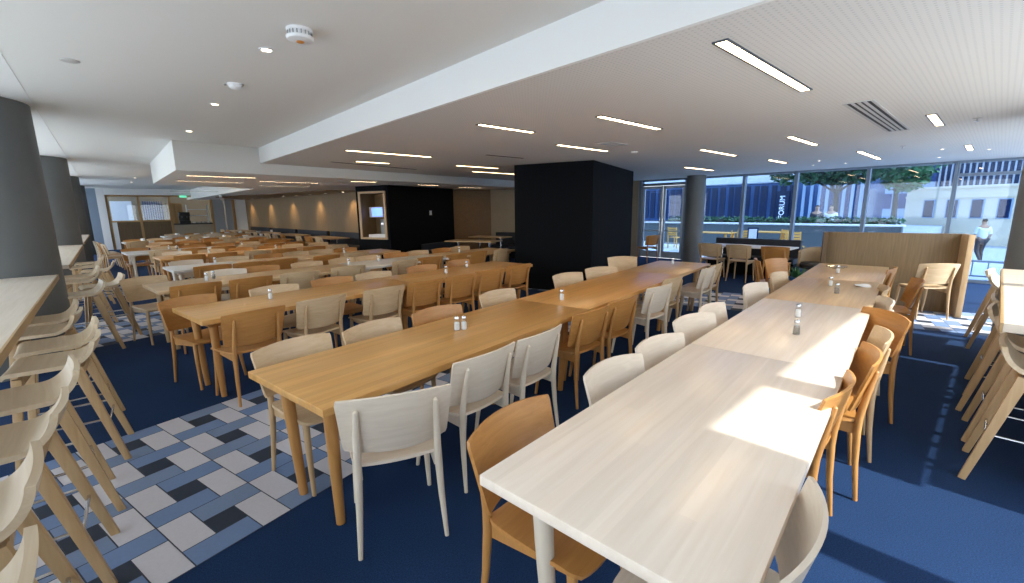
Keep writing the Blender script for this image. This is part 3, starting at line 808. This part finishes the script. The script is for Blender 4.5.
LS = [(-.44, 1.38, 0), (-.47, 1.99, 3), (-.44, 2.63, -2), (-.42, 3.24, 5), (-.34, 3.93, -4), (-.35, 4.47, 2), (-.46, 5.05, -6), (-.49, 5.58, 3),
      (-.31, 7.12, 6), (-.12, 7.76, 6), (-.34, 8.55, -5), (-.36, 9.2, 4), (-.18, 9.95, -3), (-.34, 10.8, 6), (-.3, 11.6, 0)]
for i, (x, y, tw) in enumerate(LS):
    place_stool(x, y, PI + R(tw), 'pale wooden bar stool, %s from the camera along the left window counter' % (['nearest', 'second', 'third', 'fourth', 'fifth', 'sixth', 'seventh', 'eighth', 'ninth', 'tenth', 'eleventh', 'twelfth', 'thirteenth', 'fourteenth', 'fifteenth'][i]), 'bar stools at the left counter')
RS = [(3.76, -.31, 0), (4.36, -.29, 2), (4.96, -.25, -3), (5.50, -.26, 2), (7.15, -.22, -3), (7.75, -.20, -8)]
for i, (x, y, tw) in enumerate(RS):
    place_stool(x, y, -PI / 2 + R(tw), 'pale wooden bar stool, %s from the camera at the right-hand counter' % ORD[i] if i < 5 else 'pale wooden bar stool farthest beyond the right-hand concrete column', 'bar stools at the right counter')

# ------------------------------------------------------------------ booth screen, bench, tub chair, plant
bs = thing('booth_screen', 'oak booth screen with side wings in front of the right windows', 'screen', (9.12, .36, 0), R(15))
MB().box(-.03, .03, -.02, 1.56, 0, 1.17).build('back_panel', 'panel_wood', bs, bevel=.003)
MB().box(-.36, .03, -.085, -.02, 0, 1.17).build('side_panel', 'ash_leg', bs, bevel=.003)
MB().box(-.30, .03, 1.56, 1.62, 0, 1.17).build('side_panel', 'panel_dark', bs, bevel=.003)

def bench(name, L, label, loc, rz, h=.82, d=.55):
    t = thing(name, label, 'bench', loc, rz)
    MB().box(-L / 2, L / 2, 0, d, .04, .34).build('base', 'black_wall', t, bevel=.005)
    MB().box(-L / 2, L / 2, -.01, d - .1, .34, .45).build('seat_cushion', 'navy', t, bevel=.025, seg=3)
    MB().box(-L / 2, L / 2, d - .12, d, .34, h).build('backrest', 'navy', t, bevel=.02, seg=3)
    return t
bench('banquette_bench', 1.85, 'black upholstered bench facing us in front of the windows', (10.82, 3.80, 0), R(-90), .84)
def ped_table(L, W, loc, rz, label, top='table_tan', group=None, z=.74):
    t = thing('pedestal_table', label, 'table', loc, rz, group)
    MB().box(-L / 2, L / 2, -W / 2, W / 2, z - .03, z).build('tabletop', top, t, bevel=.003)
    for sx in (-1, 1):
        x = sx * (L / 2 - .25)
        l = MB().tube([(x, 0, .02), (x, 0, z - .03)], .025, 12).build('post', 'steel', t)
        MB().box(x - .03, x + .03, -W / 2 + .08, W / 2 - .08, 0, .02).box(x - .2, x + .2, -.03, .03, 0, .02).build('foot', 'steel', l)
    return t
ped_table(1.7, .62, (10.42, 3.62, 0), R(90), 'grey-topped pedestal table in front of the black window bench', 'table_grey')
tc_ = thing('tub_chair', 'beige tub armchair beside the booth screen', 'armchair', (10.6, 2.42, 0), R(90))
def tub(s, t):
    a = s * R(105); return (.31 * math.sin(a), -.30 * math.cos(a), .35 + t * (.40 - .10 * s * s))
MB().sheet(tub, 24, 6, .05).build('backrest', 'tub', tc_, ang=60)
MB().lathe([(.24, .32), (.27, .34), (.27, .42), (.24, .45)], n=24).build('seat', 'black', tc_)
for k in range(4):
    a = PI / 4 + k * PI / 2
    MB().tube([(.2 * math.cos(a), .2 * math.sin(a), .33), (.25 * math.cos(a), .25 * math.sin(a), 0)], [.02, .012], 8).build('leg', 'oak_leg', tc_)
pl = thing('potted_plant', 'small green plant in a blue pot beside the black window bench', 'plant', (9.75, 2.50, 0))
MB().lathe([(.11, 0), (.13, .02), (.15, .24), (.135, .24), (.12, .2)], n=20).build('pot', 'pot', pl)
fo = MB(); rp_ = random.Random(2)
for k in range(60):
    a = rp_.uniform(0, 2 * PI); el = rp_.uniform(.5, 1.35); L = rp_.uniform(.18, .36)
    d_ = Vector((math.cos(a) * math.cos(el), math.sin(a) * math.cos(el), math.sin(el)))
    sd = Vector((-math.sin(a), math.cos(a), 0)) * .018
    p0 = Vector((0, 0, .2)) + Vector((math.cos(a), math.sin(a), 0)) * .04; pm = p0 + d_ * L * .6; p2 = pm + (d_ + Vector((0, 0, -.6))) * L * .4
    b0 = len(fo.v); fo.v += [tuple(p0 - sd * .3), tuple(p0 + sd * .3), tuple(pm + sd), tuple(pm - sd), tuple(p2)]
    fo.f += [[b0, b0 + 1, b0 + 2, b0 + 3], [b0 + 3, b0 + 2, b0 + 4]]; fo.mi += [0, 0]
fo.build('foliage', 'leaf2', pl)
# benches and tables along the black core, alcove and oak wall
def cwl(a, b): x, y = cw(a, b); return (x, y, 0)
bench('banquette_bench', 1.75, 'dark upholstered bench against the black core wall', cwl(2.05, -.62), R(21), .62)
ped_table(1.5, .65, (7.62, 9.95, 0), R(-66), 'small tan pedestal table in front of the black core bench')
ped_table(1.3, .6, (9.1, 11.0, 0), R(-72), 'tan pedestal table deep in the dark alcove beyond the core')
bench('banquette_bench', 1.9, 'dark upholstered bench along the beige alcove wall', (9.55, 10.35, 0), R(-72), .84)
wu = Vector((5.6 - 6.55, 14.0)).normalized(); wn_ = Vector((-wu.y, wu.x))
for k in range(4):
    s = 2.2 + 3.1 * k
    p = Vector((6.55, 13.2)) + wu * s
    rzw = math.atan2(wu.y, wu.x)
    b_ = p + wn_ * .58
    bench('banquette_bench', 2.8, 'navy upholstered bench, %s from us against the oak wall' % ['nearest', 'second', 'third', 'fourth'][k], (b_.x, b_.y, 0), rzw + PI, .86)
    tpos = p + wn_ * .92
    ped_table(2.1, .65, (tpos.x, tpos.y, 0), rzw, 'tan pedestal table, %s from us along the oak wall bench' % ORD[k], group='tables along the oak wall')
    for j in range(3):
        c_ = p + wn_ * (1.48 + .05 * j) + wu * (-.7 + .68 * j)
        cc = 'AOA'[(j + k) % 3]
        place_chair(cc, c_.x, c_.y, rzw - PI / 2 + R(rj.uniform(-5, 5)), '%s chair, %s of three at the %s oak wall table' % (COLN[cc], ['first', 'second', 'third'][j], ORD[k]), 'chairs along the oak wall')

# ------------------------------------------------------------------ ceiling fittings
def strip(x0, x1, y, z, label, group, w=.06):
    t = thing('strip_light', label, 'light', ((x0 + x1) / 2, y, z), 0, group)
    L = (x1 - x0) / 2
    f = MB()
    f.box(-L - .012, L + .012, -w / 2 - .012, -w / 2, -.008, .0).box(-L - .012, L + .012, w / 2, w / 2 + .012, -.008, .0)
    f.box(-L - .012, -L, -w / 2, w / 2, -.008, 0).box(L, L + .012, -w / 2, w / 2, -.008, 0)
    f.build('trim_ring', 'dark_steel', t)
    MB().box(-L, L, -w / 2, w / 2, -.005, 0).build('diffuser', 'lamp', t)
SL = [(2.5, 4.0, 1.10, 'over the sunlit table'), (3.56, 4.65, 2.66, 'second back over the centre table'), (2.93, 3.70, 3.68, 'over the third row near the step'),
      (4.66, 5.79, 4.16, 'in front of the black pillar'), (2.66, 4.06, 6.37, 'long one over the fourth row'), (5.21, 6.29, 7.28, 'left of the black pillar'),
      (6.03, 6.90, .57, 'short one over the right aisle'), (6.46, 7.63, 1.90, 'over the end of the right-hand row'), (6.8, 8.07, 3.17, 'to the right of the black pillar'),
      (9.46, 10.88, 4.75, 'toward the glazed entrance'), (9.35, 10.29, 3.05, 'above the black window bench'), (9.17, 10.95, 1.67, 'above the booth screen'),
      (9.58, 10.43, .45, 'nearest the front right window'), (3.36, 3.99, 7.67, 'short one beside the ceiling slot'), (6.3, 7.75, 8.2, 'beside the far bulkhead')]
for x0, x1, y, lab in SL: strip(x0, x1, y, LO, 'lit recessed strip light %s' % lab, 'strip lights in the perforated ceiling')
SL2 = [(1.19, 2.29, 9.9, 'nearest the bulkhead corner'), (1.23, 2.41, 11.6, 'behind the bulkhead corner one'), (2.6, 3.85, 10.95, 'over the fifth row'), (3.0, 4.2, 12.7, 'over the sixth row'),
       (4.2, 4.82, 9.95, 'short one before the black core'), (6.19, 6.91, 10.45, 'short one at the core front'), (7.92, 8.78, 11.0, 'short one before the alcove'),
       (2.0, 3.2, 14.5, 'over the seventh row'), (1.6, 2.8, 17.0, 'farthest back')]
for x0, x1, y, lab in SL2: strip(x0, x1, y, LW, 'lit strip light in the lowest ceiling, %s' % lab, 'strip lights in the lowest ceiling')

def downlight(x, y, z, label, group, r=.032):
    t = thing('downlight', label, 'light', (x, y, z), 0, group)
    MB().lathe([(r, -.006), (r + .014, -.006), (r + .016, 0), (r, 0)], n=20, ring=True).build('trim_ring', 'plastic', t)
    MB().lathe([(r, -.004), (r, -.001)], n=20).build('lens', 'spot', t)
    return t
for i, (x, y) in enumerate(((.99, 3.59), (1.01, 5.66), (1.03, 7.69), (1.08, 16.2), (1.05, 18.6), (1.05, 21.0))):
    if 8.76 < y < 17.5: continue
    downlight(min(x, .9) if y > 8.7 else x, y, UP, 'small round downlight in the raised ceiling, %s from the camera' % ORD[i], 'downlights in the raised ceiling')
for i, (x, y) in enumerate(((10.4, 2.5), (11.4, 2.85), (11.5, 2.3), (9.92, .75), (10.6, .25), (11.61, .9))):
    downlight(x, y, LO, 'tiny downlight in the ceiling by the front windows, %s of six' % ['first', 'second', 'third', 'fourth', 'fifth', 'sixth'][i], 'downlights by the front windows', .018)
for i in range(9):
    p = Vector((6.55, 13.2)) + wu * (1.9 + 1.35 * i) + wn_ * .35
    downlight(p.x, p.y, LW - .03, 'downlight in the oak soffit, %s from us' % ORD[i], 'downlights in the oak soffit', .04)
    if i % 2 == 0:
        L_ = bpy.data.lights.new('wall_wash_lamp', 'SPOT'); L_.energy = 22; L_.color = (1, .72, .42); L_.spot_size = R(95); L_.spot_blend = 1.0; L_.shadow_soft_size = .04
        lo = bpy.data.objects.new('wall_wash_lamp', L_); COL.objects.link(lo); lo.location = (p.x, p.y, LW - .06)
        tgt = p - wn_ * .28; dv = Vector((tgt.x - p.x, tgt.y - p.y, -1.2)); lo.rotation_euler = dv.to_track_quat('-Z', 'Y').to_euler()

sd = thing('smoke_detector', 'large white smoke detector with amber window in the raised ceiling', 'detector', (1.05, 3.08, UP))
MB().lathe([(.072, -.018), (.075, -.016), (.075, 0)], n=28).build('base', 'plastic', sd)
MB().lathe([(.045, -.070), (.074, -.062), (.080, -.052), (.080, -.044), (.066, -.040), (.066, -.018)], n=28).build('body', 'plastic', sd)
gr = MB()
for k in range(18):
    a = 2 * PI * k / 18; x, y = .069 * math.cos(a), .069 * math.sin(a)
    gr.beam((x, y, -.040), (x, y, -.018), .005, .008)
gr.build('grille', 'plastic_grey', sd)
MB().lathe([(.012, -.079), (.022, -.075), (.024, -.068)], n=16).build('sensor', 'amber', sd)
sd = thing('smoke_detector', 'smaller domed white smoke detector in the raised ceiling', 'detector', (1.01, 4.69, UP))
MB().lathe([(.058, -.014), (.062, -.012), (.062, 0)], n=24).build('base', 'plastic', sd)
MB().lathe([(.012, -.05), (.034, -.044), (.05, -.03), (.053, -.014)], n=24).build('dome', 'plastic', sd)
MB().tube([(-.066, .02, -.01), (-.080, .02, -.016)], .008, 8).build('sensor', 'plastic_grey', sd)
tag(MB().lathe([(.05, -.008), (.055, -.006), (.055, 0)], (-.03, 4.75, UP), 24).build('cover_plate', 'vent'), 'round flat cover plate in the raised ceiling by the windows', 'plate')
tag(MB().lathe([(.03, -.03), (.05, -.02), (.06, 0)], (6.19, 3.94, LO), 24).build('ceiling_sensor', 'plastic'), 'small white round ceiling sensor before the black pillar', 'sensor')
for i, (x, y) in enumerate(((6.68, .28), (8.9, 1.1))):
    sp_ = thing('sprinkler', 'small ceiling sprinkler %s' % ('over the right aisle' if i == 0 else 'near the booth screen'), 'sprinkler', (x, y, LO))
    MB().lathe([(.03, -.005), (.04, 0)], n=16).build('rose', 'vent', sp_)
    MB().lathe([(.018, -.032), (.018, -.03), (.006, -.03), (.006, -.005)], n=10).build('head', 'steel', sp_)
def grille(x0, x1, y0, y1, n, label):
    t = thing('air_vent', label, 'vent', ((x0 + x1) / 2, (y0 + y1) / 2, LO))
    L, W_ = (x1 - x0) / 2, (y1 - y0) / 2
    f = MB().box(-L, L, -W_, -W_ + .02, -.008, 0).box(-L, L, W_ - .02, W_, -.008, 0).box(-L, -L + .02, -W_ + .02, W_ - .02, -.008, 0).box(L - .02, L, -W_ + .02, W_ - .02, -.008, 0)
    f.build('frame', 'vent', t)
    MB().box(-L + .02, L - .02, -W_ + .02, W_ - .02, -.002, 0).build('backing', 'vent_dark', t)
    for k in range(n):
        y = -W_ + .02 + (2 * W_ - .04) * (k + 1) / (n + 1)
        MB().box(-L + .02, L - .02, y - .011, y + .011, -.007, -.002).build('slat', 'vent', t)
grille(4.78, 7.0, .82, 1.03, 3, 'long slotted air vent in the perforated ceiling over the right-hand row')
grille(5.0, 5.42, 3.55, 3.78, 3, 'small square air vent in the ceiling before the black pillar')
tag(MB().prism([(3.06, 8.05), (3.07, 8.00), (5.03, 8.46), (5.02, 8.51)], LO - .004, LO).build('ceiling_slot', 'vent_dark'), 'thin dark ceiling slot in front of the far bulkhead', 'slot')
tag(MB().box(4.61, 5.42, 5.6, 5.65, LO - .004, LO).build('ceiling_slot', 'vent_dark'), 'short dark ceiling slot over the third row', 'slot')

# ------------------------------------------------------------------ outside
struct(MB().box(XF, 19, -40, 50, -.2, -.06).build('ground', 'paving'), 'pale paved terrace and street outside')
struct(MB().box(-60, XL - .1, -40, 60, -.2, -.06).build('ground', 'paving'), 'pale paving outside the left windows')
struct(MB().box(XL - .1, XF, -40, YR - .1, -.2, -.06).build('ground', 'paving'), 'pale paving outside the right windows')
rw = thing('retaining_wall', 'grey terrace wall with white coping beyond the front windows', 'wall', (20, 0, -.06))
MB().box(0, .4, 2.2, 12, 0, .90).build('wall_body', 'wall_grey', rw)
MB().box(-.06, .46, 2.15, 12.05, .90, .96).build('coping', 'coping', rw, bevel=.01)
def leaves(m, c, r, n, size, rnd, flat=.8):
    for k in range(n):
        while True:
            d_ = Vector((rnd.uniform(-1, 1), rnd.uniform(-1, 1), rnd.uniform(-1, 1)))
            if .55 < d_.length < 1: break
        p = Vector(c) + Vector((d_.x * r[0], d_.y * r[1], d_.z * r[2]))
        a = Vector((rnd.uniform(-1, 1), rnd.uniform(-1, 1), rnd.uniform(-.6, .6))).normalized()
        b_ = a.cross(Vector((rnd.uniform(-1, 1), rnd.uniform(-1, 1), rnd.uniform(-1, 1)))).normalized()
        s = size * rnd.uniform(.6, 1.3)
        b0 = len(m.v); m.v += [tuple(p - a * s), tuple(p + b_ * s * .55), tuple(p + a * s), tuple(p - b_ * s * .55)]
        m.f.append([b0, b0 + 1, b0 + 2, b0 + 3]); m.mi.append(0)
rt = random.Random(21)
hd = thing('hedge', 'low clipped hedge on top of the grey terrace wall', 'hedge', (0, 0, 0))
m = MB()
for k in range(16): leaves(m, (20.9, 2.6 + .55 * k, 1.0), (.3, .4, .16), 110, .07, rt)
m.build('foliage', 'leaf', hd)
MB().tube([(20.9, 2.5, .9), (20.9, 11.2, .9)], .12, 8).build('stem', 'bark', hd)
struct(MB().box(19, 70, -40, 50, -.95, -.75).build('ground', 'paving'), 'lower street beyond the terrace')
struct(MB().box(20.4, 60, 2.2, 12, -.75, .30).build('ground', 'paving'), 'raised terrace behind the grey wall')
def tree(x, y, h, blobs, label, mat):
    t = thing('tree', label, 'tree', (x, y, .30))
    tr = MB().tube([(0, 0, 0), (.03, .02, h * .5), (.0, .05, h)], [.13, .105, .09], 10)
    for bx_, by_, bz, r in blobs[:5]: tr.tube([(0, .04, h * .9), (bx_ * .5, by_ * .5, (h + bz) / 2), (bx_, by_, bz)], [.05, .035, .015], 6)
    tr.build('trunk', 'bark', t)
    m = MB()
    for bx_, by_, bz, r in blobs: leaves(m, (bx_, by_, bz), (r, r, r * .75), int(560 * r * r), .14, rt)
    m.build('foliage', mat, t)
tree(24, 4.95, 2.0, [(-.2, .9, 3.1, 1.2), (.2, -.6, 3.0, 1.1), (0, .2, 3.8, 1.4), (.1, 1.9, 2.9, .9), (-.1, -1.5, 3.0, .9), (0, 2.6, 3.5, .8), (.3, .3, 2.7, .8)], 'dark leafy tree on the terrace, left of the two', 'leaf')
tree(27, 3.3, 2.0, [(0, .4, 3.3, 1.1), (0, -.5, 3.1, 1.0), (0, 0, 4.1, 1.3), (.2, .9, 3.9, .9), (0, -.2, 2.5, .9)], 'lighter green tree on the terrace, right of the two', 'leaf2')
# buildings
bA = thing('glass_building', 'blue glass building with a white roof edge beyond the terrace', 'building', (30, 0, 0))
MB().box(0, 6, 5.0, 22, -.75, 3.05).build('wall', 'bldg_glass', bA)
MB().box(-1.2, 6, 8.0, 21, 2.95, 3.5).build('canopy', 'bldg_white', bA, bevel=.02)
MB().box(.5, 6, 4.6, 22, 3.5, 9).build('upper_wall', 'bldg_pale', bA)
rb = random.Random(9)
for k in range(26):
    y = 8.2 + .5 * k
    MB().box(-.05, 0, y, y + rb.uniform(.25, .42), .8, 2.8).build('glazing_panel', 'bldg_dark', bA)
for k in range(8):
    MB().box(-.06, 0, 5.05 + .38 * k, 5.2 + .38 * k, .9, 2.9).build('glazing_bar', 'bldg_pale', bA)
for k in range(5):
    MB().box(.44, .5, 5.2 + 1.9 * k, 6.3 + 1.9 * k, 4.0, 6.0).build('window', 'bldg_dark', bA)
sg = thing('banner_sign', 'dark vertical sign with white letters on the blue building', 'sign', (29.85, 8.80, 0))
MB().box(-.03, .03, -.32, .32, .75, 2.45).build('board', 'bldg_dark', sg)
fc = bpy.data.curves.new('lettering', 'FONT'); fc.body = 'FORUM'; fc.size = .40; fc.extrude = .01; fc.align_x = 'CENTER'; fc.align_y = 'CENTER'; fc.space_character = 1.0
fo_ = bpy.data.objects.new('lettering', fc); COL.objects.link(fo_)
dg = bpy.context.evaluated_depsgraph_get()
me = bpy.data.meshes.new_from_object(fo_.evaluated_get(dg)); bpy.data.objects.remove(fo_)
me.materials.clear(); me.materials.append(M['sign_white'])
# letters lie on their side and read upwards, facing the hall
me.transform(Matrix(((0, 0, -1), (0, 1, 0), (1, 0, 0))).to_4x4())
lt = link('lettering', me, sg)
lt.matrix_local = Matrix.Translation((-.04, 0, 1.52))
bC = thing('cream_building', 'sunlit cream stone building with tall windows beyond the terrace', 'building', (36.5, 0, 0), R(-24))
MB().box(0, 6, -6, 4.6, -.75, 2.55).build('wall', 'cream', bC)
MB().box(-.15, 6, -6, 4.6, 2.5, 2.62).build('cornice', 'cream', bC)
MB().box(-.1, 0, -6, 4.6, 1.95, 2.05).build('string_course', 'cream', bC)
for k in range(7):
    y = 3.3 - 1.15 * k
    f_ = MB().box(-.05, 0, y - .3, y + .3, .75, 1.85).build('window', 'bldg_pale', bC)
    MB().box(-.07, -.05, y - .24, y + .24, .8, 1.8).build('pane', 'bldg_dark', f_)
bR = thing('finned_tower', 'tall grey building with vertical fins behind the trees', 'building', (46, 0, 0))
MB().box(2.2, 6, -4, 3.7, -.75, 14).build('wall', 'bldg_dark', bR)
for k in range(24):
    MB().box(2.0, 2.2, -3.9 + .32 * k, -3.8 + .32 * k, 2.6, 14).build('fin', 'fin', bR)
MB().box(1.95, 2.2, -4, 3.7, 4.6, 4.75).build('fascia', 'fin', bR)
bD = thing('pale_building', 'pale blue building in the distance behind the trees', 'building', (56, 0, 0))
MB().box(0, 6, 3.5, 30, -.75, 9).build('wall', 'bldg_pale', bD)
for j in range(3):
    for k in range(9):
        MB().box(-.05, 0, 4.2 + 1.5 * k, 5.2 + 1.5 * k, 1.2 + 2.4 * j, 2.6 + 2.4 * j).build('window', 'bldg_glass', bD)
# terrace furniture
def slat_chair(x, y, rz, label):
    t = thing('terrace_chair', label, 'chair', (x, y, -.06), rz, 'orange terrace chairs')
    s_ = MB()
    for k in range(5): s_.box(-.2, .2, -.19 + .08 * k, -.13 + .08 * k, .43, .45)
    s_.build('seat', 'outwood', t)
    b_ = MB()
    for k in range(4): b_.box(-.2, .2, -.235 - .012 * k, -.22 - .012 * k, .52 + .085 * k, .585 + .085 * k)
    b_.build('backrest', 'outwood', t)
    for sx in (-1, 1):
        MB().beam((sx * .2, .17, .45), (sx * .21, .19, 0), .03, .03).build('leg', 'outwood', t)
        MB().beam((sx * .2, -.27, .86), (sx * .21, -.2, 0), .03, .03).build('leg', 'outwood', t)
def slat_table(x, y, L, W_, label):
    t = thing('terrace_table', label, 'table', (x, y, -.06), 0, 'orange terrace tables')
    s_ = MB(); n = 6
    for k in range(n): s_.box(-W_ / 2 + W_ * k / n, -W_ / 2 + W_ * (k + .85) / n, -L / 2, L / 2, .72, .75)
    s_.build('tabletop', 'outwood', t)
    for sx in (-1, 1):
        for sy in (-1, 1): MB().box(sx * (W_ / 2 - .06) - .03, sx * (W_ / 2 - .06) + .03, sy * (L / 2 - .1) - .03, sy * (L / 2 - .1) + .03, 0, .72).build('leg', 'outwood', t)
slat_table(16.2, 7.0, 1.5, .8, 'orange slatted terrace table, left one outside the windows')
slat_table(17.6, 5.65, 1.5, .8, 'orange slatted terrace table, right one outside the windows')
slat_chair(15.4, 6.25, R(20), 'orange slatted terrace chair, left of the middle mullion')
slat_chair(16.4, 5.98, R(-60), 'orange slatted terrace chair, right of the middle mullion')
slat_chair(17.0, 5.0, R(60), 'orange slatted terrace chair at the right table end')
slat_chair(15.6, 4.15, R(120), 'orange slatted terrace chair beside the next mullion')
slat_chair(17.2, 8.85, R(-100), 'orange slatted terrace chair outside the glazed door')
ab = thing('menu_board', 'blue and white upright board among the terrace tables', 'board', (16.1, 5.55, -.06), R(10))
MB().box(-.02, .02, -.16, .16, .1, .95).build('panel', 'bldg_dark', ab, bevel=.005)
MB().box(-.024, -.02, -.12, .12, .3, .9).build('sheet', 'paper', ab)
MB().box(-.15, .15, -.18, .18, 0, .1).build('base', 'steel', ab)
# street barrier
fb = thing('barrier_rail', 'low steel barrier rail just outside the right window', 'barrier', (13.7, 0, -.06))
MB().tube([(0, -1.2, .44), (0, .75, .44)], .025, 8).build('top_rail', 'alu', fb)
MB().tube([(0, -1.2, .12), (0, .75, .12)], .02, 8).build('bottom_rail', 'alu', fb)
for k in range(9): MB().tube([(0, -1.15 + .235 * k, .12), (0, -1.15 + .235 * k, .44)], .012, 6).build('baluster', 'alu', fb)
for y in (-1.2, .75): MB().tube([(0, y, 0), (0, y, .46)], .03, 8).build('post', 'alu', fb)

# people: one continuous body grown on a skeleton, clothing and hair as its children
def skinned(name, pts, edges, rad, mat, parent=None, sub=2):
    me = bpy.data.meshes.new(name); me.from_pydata(pts, edges, [])
    o = bpy.data.objects.new(name, me); COL.objects.link(o)
    md = o.modifiers.new('s', 'SKIN'); md.use_smooth_shade = True
    for i, r in enumerate(rad):
        me.skin_vertices[0].data[i].radius = (r, r) if not isinstance(r, tuple) else r
    me.skin_vertices[0].data[0].use_root = True
    sb = o.modifiers.new('u', 'SUBSURF'); sb.levels = sub; sb.render_levels = sub
    dg = bpy.context.evaluated_depsgraph_get()
    m2 = bpy.data.meshes.new_from_object(o.evaluated_get(dg)); bpy.data.objects.remove(o)
    m2.materials.clear(); m2.materials.append(M[mat])
    return link(name, m2, parent)
def person(loc, rz, label, shirt, pose='walk', hold=True):
    st = pose == 'walk'
    base = .0 if st else -.43
    hip = .93
    if st: kL, aL, kR, aR = (.09, .10, .50), (.09, .02, .08), (-.09, .03, .49), (-.09, -.28, .12)
    else: kL, aL, kR, aR = (.10, .42, .90), (.10, .44, .47), (-.10, .42, .90), (-.10, .44, .47)
    tL = (.09, aL[1] + .14, aL[2] - .05); tR = (-.09, aR[1] + .14, aR[2] - .05)
    pts = [(0, 0, hip), (0, 0, 1.10), (0, .0, 1.30), (0, -.01, 1.44), (0, .0, 1.53), (0, .02, 1.62), (0, .02, 1.72),
           (.09, 0, hip - .05), kL, aL, tL, (-.09, 0, hip - .05), kR, aR, tR,
           (.18, -.01, 1.40), (.22, -.06, 1.14), (.21, .06, .92), (.20, .10, .83), (-.18, -.01, 1.40), (-.22, .02, 1.14), (-.20, .16, .95), (-.19, .20, .87)]
    E_ = [(0, 1), (1, 2), (2, 3), (3, 4), (4, 5), (5, 6), (0, 7), (7, 8), (8, 9), (9, 10), (0, 11), (11, 12), (12, 13), (13, 14), (3, 15), (15, 16), (16, 17), (17, 18), (3, 19), (19, 20), (20, 21), (21, 22)]
    rd = [.13, .125, .14, .11, .055, .085, .075, .09, .065, .042, .035, .09, .065, .042, .035, .06, .045, .034, .03, .06, .045, .034, .03]
    t = skinned('person', pts, E_, rd, 'skin')
    t.location = (loc[0], loc[1], loc[2] + base); t.rotation_euler = (0, 0, rz)
    tag(t, label, 'person')
    k = 1.16
    ti = [0, 1, 2, 3, 15, 16, 19, 20]
    ix = {a: i for i, a in enumerate(ti)}
    skinned('shirt', [pts[i] for i in ti], [(ix[a], ix[b]) for a, b in E_ if a in ix and b in ix], [rd[i] * k for i in ti], shirt, t)
    ti = [0, 7, 8, 9, 11, 12, 13]; ix = {a: i for i, a in enumerate(ti)}
    skinned('trousers', [pts[i] for i in ti], [(ix[a], ix[b]) for a, b in E_ if a in ix and b in ix], [rd[i] * k for i in ti], 'trousers', t)
    skinned('hair', [(0, -.01, 1.62), (0, -.005, 1.70), (0, .01, 1.755)], [(0, 1), (1, 2)], [.075, .085, .07], 'hair', t)
    for fx, tip in ((18, 1), (22, -1)):
        hx, hy, hz = pts[fx]
        hm = MB()
        for q in range(4): hm.tube([(hx, hy - .02 + .014 * q, hz), (hx - tip * .006, hy - .016 + .016 * q, hz - .05), (hx - tip * .02, hy - .01 + .016 * q, hz - .09 + .006 * abs(q - 1))], [.010, .009, .007], 6)
        hm.tube([(hx - tip * .01, hy + .03, hz + .01), (hx - tip * .03, hy + .05, hz - .04)], [.011, .008], 6)
        hm.build('fingers', 'skin', t)
    return t
person((25.5, .36, -.75), R(-60), 'person in a white shirt and dark trousers walking past the right window', 'shirt')
person((22.2, 5.22, .28), R(90), 'person in dark clothes sitting beyond the terrace wall', 'shirt_dark', 'sit')
person((22.2, 4.72, .28), R(90), 'person in a white shirt sitting beyond the terrace wall', 'shirt', 'sit')
for y, n in ((5.22, 'behind the dark-clothed sitter'), (4.72, 'behind the white-shirted sitter')):
    t = thing('park_seat', 'grey terrace seat %s' % n, 'seat', (22.2, y, .30))
    MB().box(-.25, .25, -.24, .24, .26, .32).build('seat', 'wall_grey', t, bevel=.01)
    for sx in (-1, 1): MB().box(sx * .2 - .03, sx * .2 + .03, -.2, .2, 0, .26).build('leg', 'dark_steel', t)

# ------------------------------------------------------------------ light
wld = bpy.data.worlds.new('sky'); S.world = wld; wld.use_nodes = True
nt = wld.node_tree; bg = nt.nodes['Background']
tcw = nt.nodes.new('ShaderNodeTexCoord'); sxw = nt.nodes.new('ShaderNodeSeparateXYZ'); rw_ = nt.nodes.new('ShaderNodeValToRGB')
nt.links.new(tcw.outputs['Generated'], sxw.inputs[0]); nt.links.new(sxw.outputs['Z'], rw_.inputs[0])
rw_.color_ramp.elements[0].position = 0; rw_.color_ramp.elements[0].color = (1.0, .99, .97, 1)
rw_.color_ramp.elements[1].position = .6; rw_.color_ramp.elements[1].color = (.86, .91, 1.0, 1)
nt.links.new(rw_.outputs[0], bg.inputs['Color'])
bg.inputs['Strength'].default_value = 1.8
sl = bpy.data.lights.new('sun', 'SUN'); sl.energy = 3.3; sl.color = (1, .93, .82); sl.angle = R(1.2)
so = bpy.data.objects.new('sun', sl); COL.objects.link(so)
so.rotation_euler = Vector((-.04, 1, -1.0)).to_track_quat('-Z', 'Y').to_euler()
so.location = (4, -10, 12)

# ------------------------------------------------------------------ camera
cam = bpy.data.cameras.new('camera'); co = bpy.data.objects.new('camera', cam); COL.objects.link(co)
cam.sensor_width = 36; cam.sensor_fit = 'HORIZONTAL'; cam.lens = 440 / 1024 * 36
Rm = Matrix(((0.73741992, 0.13318707, -0.66217299), (-0.67532752, 0.12793243, -0.72633742), (-0.01202535, 0.98279932, 0.18428481)))
co.matrix_world = Matrix.Translation((0, 0, 1.6)) @ Rm.to_4x4()
cam.clip_start = .05; cam.clip_end = 200
S.camera = co
S.view_settings.view_transform = 'Standard'; S.view_settings.look = 'None'
S.view_settings.gamma = 1; S.view_settings.use_curve_mapping = False
S.view_settings.exposure = 1.42
S.cycles.use_denoising = True
S.cycles.max_bounces = 10; S.cycles.diffuse_bounces = 5; S.cycles.transparent_max_bounces = 16
S.cycles.caustics_reflective = False; S.cycles.caustics_refractive = False
